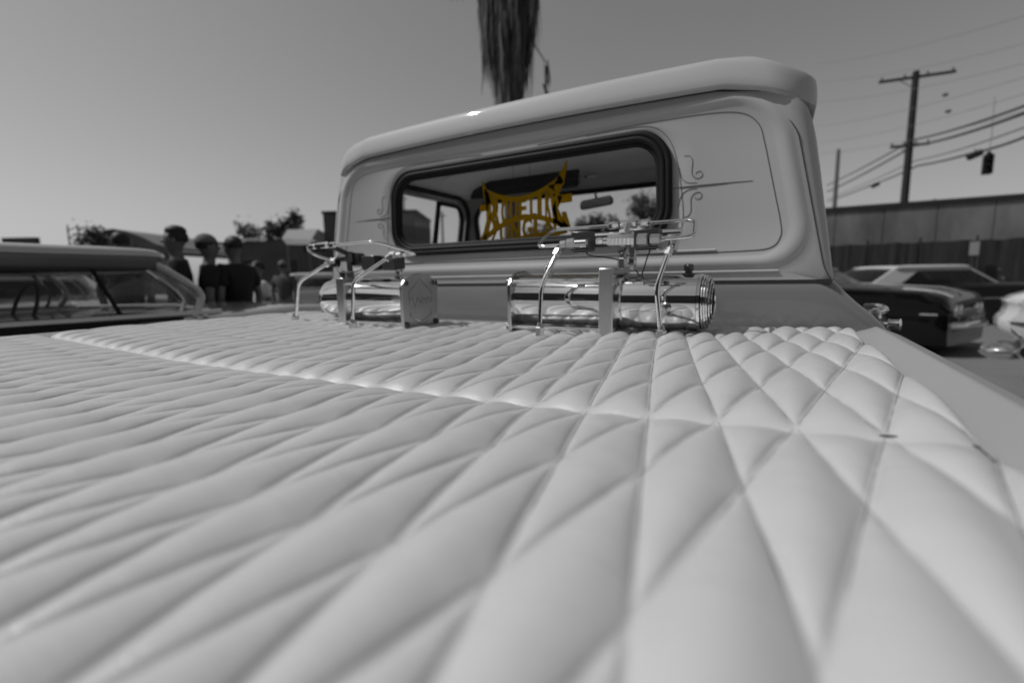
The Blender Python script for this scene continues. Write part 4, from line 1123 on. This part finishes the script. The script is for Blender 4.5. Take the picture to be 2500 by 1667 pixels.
pole('small distant pole with a tiny crossarm above the wall', 19.5, 90, 11.4, .2, ((11.0, .9, .9),), M['pole_far'])
def cable(label, pts, r, m=None, sag=.0, group='overhead cables by the utility pole'):
    P = []
    for a, b_ in zip(pts, pts[1:]):
        a, b_ = Vector(a), Vector(b_)
        for k in range(12):
            t = k / 12; p = a.lerp(b_, t); p.z -= sag * 4 * t * (1 - t); P.append(p)
    P.append(Vector(pts[-1]))
    o = MB().tube(P, r, 6).build('cable', m or M['cable'], None)
    return tag(o, label, 'cable', group)
cable('upper of the two thick cable bundles crossing the utility pole', [(4.64, 61.3, 10.46), (7.26, 37.0, 8.99), (7.70, 22.9, 6.74), (8.1, 10, 5.0)], .045, sag=.1)
cable('lower of the two thick cable bundles crossing the utility pole', [(4.68, 61.2, 9.75), (7.28, 36.94, 8.62), (7.71, 22.9, 6.50), (8.15, 10, 4.7)], .055, sag=.12)
cable('pale thin cable above the splice pods', [(4.7, 61.2, 9.0), (7.4, 36.9, 7.75), (7.73, 22.86, 6.02), (8.1, 10, 4.4)], .03, M['cable_pale'], sag=.1)
lowc = cable('lowest dark cable carrying the splice pods', [(4.73, 61.06, 8.73), (7.08, 48.38, 8.30), (7.55, 36.9, 7.45), (7.71, 27.5, 6.20), (7.75, 22.8, 5.69), (8.1, 10, 4.1)], .045, sag=.05)
thin = [((2.95, 49.8, 17.4), (9.30, 29.1, 10.75)), ((2.59, 49.3, 15.64), (9.34, 29.0, 9.9)), ((2.7, 49.0, 13.56), (9.37, 28.95, 9.33)), ((3.07, 49.0, 12.17), (9.4, 28.86, 8.63)), ((2.4, 49.0, 18.6), (9.2, 29.2, 11.9)), ((3.1, 49.1, 11.3), (9.42, 28.8, 7.9))]
for i, (a, b_) in enumerate(thin):
    d = Vector(b_) - Vector(a)
    cable(['second faint thin wire from the top at the right edge', 'third faint thin wire from the top, through the upper spool insulator', 'fourth faint thin wire from the top, by the lower spool insulator', 'fifth faint thin wire from the top, under both spool insulators', 'topmost faint thin wire at the right edge', 'lowest faint thin wire just above the thick cable bundles'][i], [a, b_, tuple(Vector(b_) + d * .5)], .011, M['cable_pale'], sag=.3, group='faint thin wires above the utility pole')
for lab, p, r, ln in (('short dark splice pod on the lowest cable left of the utility pole', (7.09, 48.4, 8.18), .16, .62), ('long dark splice pod on the lowest cable beside the signal', (7.71, 27.5, 6.10), .14, .60)):
    sp_ = thing('splice_pod', lab, 'cable pod', p)
    dd = Vector((.6, .35, .28)).normalized() * ln / 2
    MB().lathe(-dd, dd, [(0, r * .5), (.08, r), (.92, r), (1, r * .5)], 14).build('housing', M['black'], sp_)
    MB().tube([(0, 0, r), (0, 0, r + .1)], .02, 6).build('clamp', M['pole'], sp_)
for lab, p in (('upper small spool insulator floating on a thin wire', (7.63, 32.73, 10.14)), ('lower small spool insulator floating on a thin wire', (7.8, 32.7, 9.3))):
    sp_ = thing('spool_insulator', lab, 'insulator', p)
    MB().sphere((0, 0, 0), (.13, .1, .09)).build('spool', M['pole_far'], sp_)
tl = thing('traffic_signal', 'dark traffic signal hanging from a span wire right of the utility pole', 'traffic light', (8.22, 27.75, 5.28))
MB().box((-.16, -.14, 0), (.16, .14, .80)).build('housing', M['black'], tl, bevel=.03)
for k in range(3):
    MB().lathe((0, -.14, .14 + .26 * k), (0, -.26, .14 + .26 * k), [(0, .11), (1, .115)], 16, False).build('visor_hood', M['black'], tl)
    MB().lathe((0, -.141, .14 + .26 * k), (0, -.155, .14 + .26 * k), [(0, .09), (1, .05)], 16).build('lens', M['glass_dark'], tl)
MB().tube([(0, 0, .80), (.02, .0, 1.7), (.06, .3, 3.2)], .012, 6).build('hanger', M['cable_pale'], tl)
MB().lathe((0, 0, .79), (0, 0, .95), [(0, .15), (1, .03)], 12).build('cap', M['black'], tl)

# ------------------------------------------------------------ left background
bn = thing('hangar_building', 'long low building with a curved sheet roof beyond the sedan roof', 'building', (0, 0, 0))
ax = Vector((.87, .49, 0)); nx = Vector((-.49, .87, 0)); o0 = Vector((-30.9, 10.8, 0))
def P3(a, b_, z): v = o0 + ax * a + nx * b_; return (v.x, v.y, z)
rp = [(-.5, 3.1), (.0, 3.75), (.4, 4.12), (.9, 4.18), (1.6, 4.02), (2.4, 3.72), (3.1, 3.35), (3.6, 3.2)]
b = MB(); b.loft([[P3(a, d, z) for a, z in rp] for d in (0, 14)], close=False); b.build('roof', M['roofing'], bn)
b = MB(); b.loft([[P3(a, .05, 0) for a, z in rp], [P3(a, .05, z - .04) for a, z in rp]], close=False); b.build('gable_wall', M['bld_mid'], bn)
b = MB(); gg = [(.12, 3.15), (.12, 3.55), (.4, 3.85), (.7, 3.85), (.85, 3.5), (.6, 3.15)]
b.add([P3(a, -.02, z) for a, z in gg], [tuple(range(6))]); b.build('louvre', M['white'], bn, smooth=0)
b = MB(); b.loft([[P3(3.6, 0, 0), P3(4.3, 0, 0)], [P3(3.6, 0, 3.1), P3(4.3, 0, 2.9)], [P3(3.6, 6, 3.15), P3(4.3, 6, 2.95)]], close=False); b.build('annex', M['bld_dark'], bn, smooth=0)
b = MB(); b.loft([[P3(-16, 0, 0), P3(-.5, 0, 0)], [P3(-16, 0, 3.15), P3(-.5, 0, 3.2)], [P3(-16, 6, 3.2), P3(-.5, 6, 3.25)]], close=False); b.build('side_wing', M['bld_mid'], bn, smooth=0)
for q in range(5):
    MB().add([P3(-14 + q * 2.8, -.03, 1.2), P3(-12.6 + q * 2.8, -.03, 1.2), P3(-12.6 + q * 2.8, -.03, 2.3), P3(-14 + q * 2.8, -.03, 2.3)], [(0, 1, 2, 3)]).build('window', M['interior'], bn, smooth=0)
sb = thing('rooftop_sign', 'flat dark billboard box on the skyline at the left edge', 'sign', (-41.6, 10.7, 3.1), ca)
MB().box((-1.1, -.15, .65), (1.05, .15, 1.22)).build('panel', M['black'], sb, smooth=0)
for x in (-.8, .8): MB().box((x - .05, -.05, -3.1), (x + .05, .05, .65)).build('leg', M['black'], sb, smooth=0)
lt = thing('lattice_mast', 'short pale lattice frame on the skyline left of the shrub', 'mast', (-30.9, 9.85, 0), ca)
for x in (-.35, .35):
    MB().cyl((x, 0, 0), (x * .7, 0, 4.3), .035, n=6).build('leg', M['pole_far'], lt)
for k in range(5): MB().cyl((-.33, 0, 2.6 + k * .35), (.33, 0, 2.85 + k * .35), .025, n=6).build('brace', M['pole_far'], lt)

db = thing('dark_building', 'dark flat-roofed building with a pale roof edge behind the group', 'building', (0, 0, 0))
o0 = Vector((-20.6, 10.9, 0))
def P3(a, b_, z): v = o0 + ax * a + nx * b_; return (v.x, v.y, z)
b = MB(); b.loft([[P3(.9, 0, 0), P3(4.1, 0, 0)], [P3(.9, 0, 2.95), P3(4.1, 0, 3.02)], [P3(.9, 5, 2.95), P3(4.1, 5, 3.02)], [P3(.9, 5, 0), P3(4.1, 5, 0)]], close=False); b.build('wall', M['bld_dark'], db, smooth=0)
b = MB(); b.loft([[P3(4.1, 0, 0), P3(7.4, 0, 0)], [P3(4.1, 0, 2.5), P3(7.4, 0, 2.5)], [P3(4.1, 5, 2.5), P3(7.4, 5, 2.5)]], close=False); b.build('rear_wing', M['bld_dark'], db, smooth=0)
MB().box((0, 0, 0), (2.0, .2, .10)).v
rb = MB(); rb.loft([[P3(1.0, -.08, 2.98), P3(2.6, -.08, 3.0)], [P3(1.0, -.08, 3.1), P3(2.6, -.08, 3.12)], [P3(1.0, .1, 3.1), P3(2.6, .1, 3.12)]], close=False); rb.build('roof_edge', M['white'], db, smooth=0)
for a in (1.3, 3.0):
    MB().add([P3(a, -.03, 1.3), P3(a + .8, -.03, 1.3), P3(a + .8, -.03, 2.2), P3(a, -.03, 2.2)], [(0, 1, 2, 3)]).build('window', M['interior'], db, smooth=0)
    MB().add([P3(a - .06, -.02, 1.24), P3(a + .86, -.02, 1.24), P3(a + .86, -.02, 2.26), P3(a - .06, -.02, 2.26)], [(0, 1, 2, 3)]).build('window_frame', M['bld_mid'], db, smooth=0)
aw = thing('canopy_tent', 'pale grey cloth canopy between the dark building and the cab', 'canopy', (-11.65, 8.95, 0), ca)
b = MB(); b.loft([[(-.32, -.4, 2.74), (.55, -.4, 2.74)], [(-.28, -.9, 2.45), (.55, -.9, 2.40)], [(-.10, -1.0, 2.27), (.55, -1.0, 2.25)]], close=False); b.loft([[(-.32, -.4, 2.74), (.55, -.4, 2.74)], [(-.2, 1.5, 2.5), (.55, 1.5, 2.5)]], close=False)
b.build('cloth', M['awning'], aw, smooth=0)
for x, y in ((-.1, -.95), (.5, -.95), (-.15, 1.4), (.5, 1.4)): MB().cyl((x, y, 0), (x, y, 2.3), .025, n=8).build('leg', M['pole_far'], aw)
dk = thing('dark_shed', 'tall dark box-like shed half hidden by the left edge of the cab', 'shed', (-11.05, 9.35, 0), ca)
MB().box((-.17, 0, 0), (2.6, 2.5, 3.22)).build('wall', M['bld_dark'], dk, smooth=0)
MB().box((-.20, -.03, 3.22), (2.63, 2.53, 3.30)).build('roof', M['coping'], dk, smooth=0)

def tree(name, label, x, y, h, crown_r, n, m, lean=0, seed=1, group=None, leaf=.16, spread=1.0):
    r = random.Random(seed); Tt = thing(name, label, 'tree', (x, y, 0), 0, group)
    tb = MB(); top = h - crown_r * 1.0
    tb.tube([(0, 0, 0), (.05 * h * .2, 0, h * .35), (.1, .05, top)], [.13, .10, .06], 8)
    tips = []
    for k in range(9):
        a = r.uniform(0, 6.28); z0_ = top * r.uniform(.65, 1); e = Vector((math.cos(a) * crown_r * spread * r.uniform(.4, .9), math.sin(a) * crown_r * spread * r.uniform(.4, .9), top + crown_r * r.uniform(-.5, .8)))
        tb.tube([(0.05, 0, z0_), tuple(Vector((0, 0, z0_)).lerp(e, .6) + Vector((0, 0, .15))), tuple(e)], [.05, .03, .012], 5); tips.append(e)
    tb.build('trunk', M['bark'], Tt)
    def fn(q):
        c = q.choice(tips); rr_ = crown_r * .42
        return ((c.x + q.gauss(0, rr_ * spread * .7), c.y + q.gauss(0, rr_ * spread * .7), c.z + q.gauss(0, rr_ * .8)), 1)
    leafmass('crown', n, fn, leaf, m, Tt, r)
    return Tt
GT = 'small trees above the dark building'
tree('tree', 'narrow leftmost tree above the dark building', -29.2, 17.9, 4.9, .7, 500, M['leaf'], seed=2, group=GT, leaf=.10, spread=.7)
tree('tree', 'sparse middle tree above the dark building', -28.1, 18.5, 4.95, .75, 800, M['leaf'], seed=3, group=GT, leaf=.11)
tree('tree', 'tallest densest tree above the dark building', -26.9, 19.3, 5.45, .95, 2200, M['leaf'], seed=4, group=GT, leaf=.13, spread=.8)
sh = thing('shrub', 'rounded dark shrub rising over the hangar roof', 'shrub', (-29.95, 10.35, 2.6))
leafmass('foliage', 1200, lambda q: ((q.gauss(0, .38), q.gauss(0, .3), .85 + q.gauss(0, .32)), 1), .10, M['leaf'], sh)
MB().cyl((0, 0, -2.6), (0, 0, .9), .06, n=8).build('stem', M['bark'], sh)
GW = 'trees seen through the windscreen'
tree('tree', 'bushy tree seen through the right end of the windscreen', -9.1, 41.3, 7.4, 1.5, 1500, M['leaf'], seed=5, group=GW, leaf=.2)
tree('tree', 'low tree seen beneath the rearview mirror', -11.4, 40.0, 6.2, 1.1, 800, M['leaf'], seed=6, group=GW, leaf=.18)
tree('tree', 'round dark tree just left of the rearview mirror', -13.6, 38.5, 6.0, 1.1, 2000, M['leaf'], seed=8, group=GW, leaf=.2)
tree('tree', 'distant tree lowest in the windscreen behind the plaque', -17.5, 36.5, 5.6, 1.3, 900, M['leaf'], seed=9, group=GW, leaf=.2)
for i, (x, y, h) in enumerate(((-20.46, 23.05, 6.6), (-19.87, 23.3, 5.6), (-18.3, 24.2, 5.5))):
    P_ = thing('thin_pole', ['tallest thin pole seen through the left door window', 'shorter thin pole seen through the left door window', 'thin pole seen through the vent window'][i], 'pole', (x, y, 0), 0, 'thin poles seen through the cab windows')
    MB().cyl((0, 0, 0), (0, 0, h), .07, n=8).build('post', M['pole_far'], P_)
    MB().box((-.3, -.04, h - .3), (.3, .04, h - .24)).build('crossarm', M['pole_far'], P_, smooth=0)
sbd = thing('low_building', 'low building with a pale upper wall seen through the left door window', 'building', (-21.5, 23.5, 0), .55)
MB().box((-9, 0, 0), (14, 6, 3.3)).build('wall', M['bld_mid'], sbd, smooth=0)
MB().box((-6.1, -.1, 3.3), (14.1, 6.1, 3.45)).build('roof', M['coping'], sbd, smooth=0)
for q in range(8):
    MB().box((-5.2 + q * 2.3, -.03, 1.2), (-3.9 + q * 2.3, .0, 2.4)).build('window', M['interior'], sbd, smooth=0)
    MB().box((-5.3 + q * 2.3, -.06, 1.12), (-3.8 + q * 2.3, .0, 1.2)).build('sill', M['white'], sbd, smooth=0)

# ------------------------------------------------------------ palm with a skirt of dead fronds
PT = thing('palm_tree', 'tall palm with a shaggy skirt of hanging dead fronds rising behind the cab', 'palm tree', (-6.05, 11.55, 0))
r = random.Random(11)
b = MB(); b.tube([(0, 0, 0), (.03, 0, 3), (0, 0, 6), (.03, 0, 10.6)], [.30, .22, .21, .20], 20); b.build('trunk', M['bark'], PT)
def frond_strip(b, base, ang, length, w, lean_out, rr, curl=0):
    ux, uy = math.cos(ang), math.sin(ang); px, py = -uy, ux
    pts = []
    for k in range(5):
        t = k / 4
        o_ = lean_out * t + curl * t * t
        pts.append(Vector((base[0] + ux * o_ + px * rr.gauss(0, .02), base[1] + uy * o_ + py * rr.gauss(0, .02), base[2] - length * t)))
    wd = [w * .5, w, w * .9, w * .6, w * .12]
    V = []
    tw = rr.uniform(-.6, .6)
    for p, q in zip(pts, wd):
        V += [p + Vector((px + ux * tw, py + uy * tw, 0)) * q / 2, p + Vector((ux, uy, 0)) * q * .35, p - Vector((px + ux * tw, py + uy * tw, 0)) * q / 2]
    F = []
    for k in range(4):
        for j in range(2): F.append((k * 3 + j, k * 3 + j + 1, k * 3 + j + 4, k * 3 + j + 3))
    b.add(V, F)
for layer in range(290):
    b = MB(); z = r.uniform(7.0, 10.4); a = r.uniform(0, 2 * PI)
    rad = .26 + (.54 * sstep(6.7, 9.0, z)) * r.uniform(.35, 1.0)
    base = (math.cos(a) * rad, math.sin(a) * rad, z)
    for q in range(7):
        frond_strip(b, (base[0] + r.gauss(0, .05), base[1] + r.gauss(0, .05), z + r.gauss(0, .15)), a + r.gauss(0, .35), r.choice((.5, .8, 1.1, 1.5, 1.9)) * r.uniform(.8, 1.2), r.uniform(.02, .085), -.10 * r.random() + (.16 if r.random() < .15 else 0), r, r.uniform(-.14, .06))
    b.build('dead_frond', r.choice((M['frond'], M['frond'], M['bark'], M['interior'], M['frond_pale'])), PT, smooth=0, fix=False)
b = MB()
for q in range(9): frond_strip(b, (.98 + r.gauss(0, .05), .30, 6.95 + .1 - q * .02), 0 + r.gauss(0, .3), r.uniform(.5, .8), .06, .1, r, -.05)
for q in range(8): frond_strip(b, (.93 + r.gauss(0, .03), .28, 6.45), 0 + r.gauss(0, .3), r.uniform(.5, .75), .05, .22, r)
b.tube([(.3, .1, 8.2), (.62, .2, 7.6), (.98, .30, 7.0)], .018, 6)
b.build('hanging_frond', M['frond'], PT, smooth=0, fix=False)
for k in range(34):
    b = MB(); a = k * 2.399; el = math.radians(r.uniform(-25, 70)); L0 = 1.5
    c0 = Vector((0, 0, 10.7)); d = Vector((math.cos(a) * math.cos(el), math.sin(a) * math.cos(el), math.sin(el)))
    b.tube([c0, c0 + d * .8, c0 + d * L0 - Vector((0, 0, .1))], .02, 5); hub = c0 + d * L0 - Vector((0, 0, .1)); sd_ = d.cross(Vector((0, 0, 1))).normalized(); up = sd_.cross(d)
    for j in range(17):
        t = (j - 8) / 8 * 1.25; dd = (d * math.cos(t) + sd_ * math.sin(t)).normalized(); tip = hub + dd * 1.1 - Vector((0, 0, .28)); mdl = hub + dd * .6; wv = up.cross(dd).normalized() * .045
        b.add([hub, mdl + wv, tip, mdl - wv], [(0, 1, 2, 3)])
    b.build('frond', M['frond_green'], PT, smooth=0, fix=False)

# ------------------------------------------------------------ added behind the camera, unseen: building and cars for chrome and paint to mirror
RB = thing('reflection_backdrop', 'long unseen building added for the chrome and the lower cab paint to mirror', 'building', (0, -10.5, 0))
MB().box((-26, -6, 0), (18, 0, 7.4)).build('wall', M['bld_dark'], RB, smooth=0)
MB().box((-26.2, -6.2, 7.4), (18.2, .2, 7.7)).build('roof', M['coping'], RB, smooth=0)
for q in range(8):
    MB().box((-24 + q * 5.2, -.02, 0), (-20.8 + q * 5.2, .05, 3.2)).build('shutter_door', M['roofing'] if q % 2 else M['bld_dark'], RB, smooth=0)
car('sedan', 'unseen silver sedan added for the right chrome reservoir to mirror', (1.6, -7.2, 0), .1, wh2)  # unseen car, put in only to be reflected
car('sedan', 'unseen dark sedan added for the left chrome pump to mirror', (-4.4, -7.8, 0), .05, sed2)  # second unseen car, added for its reflection alone
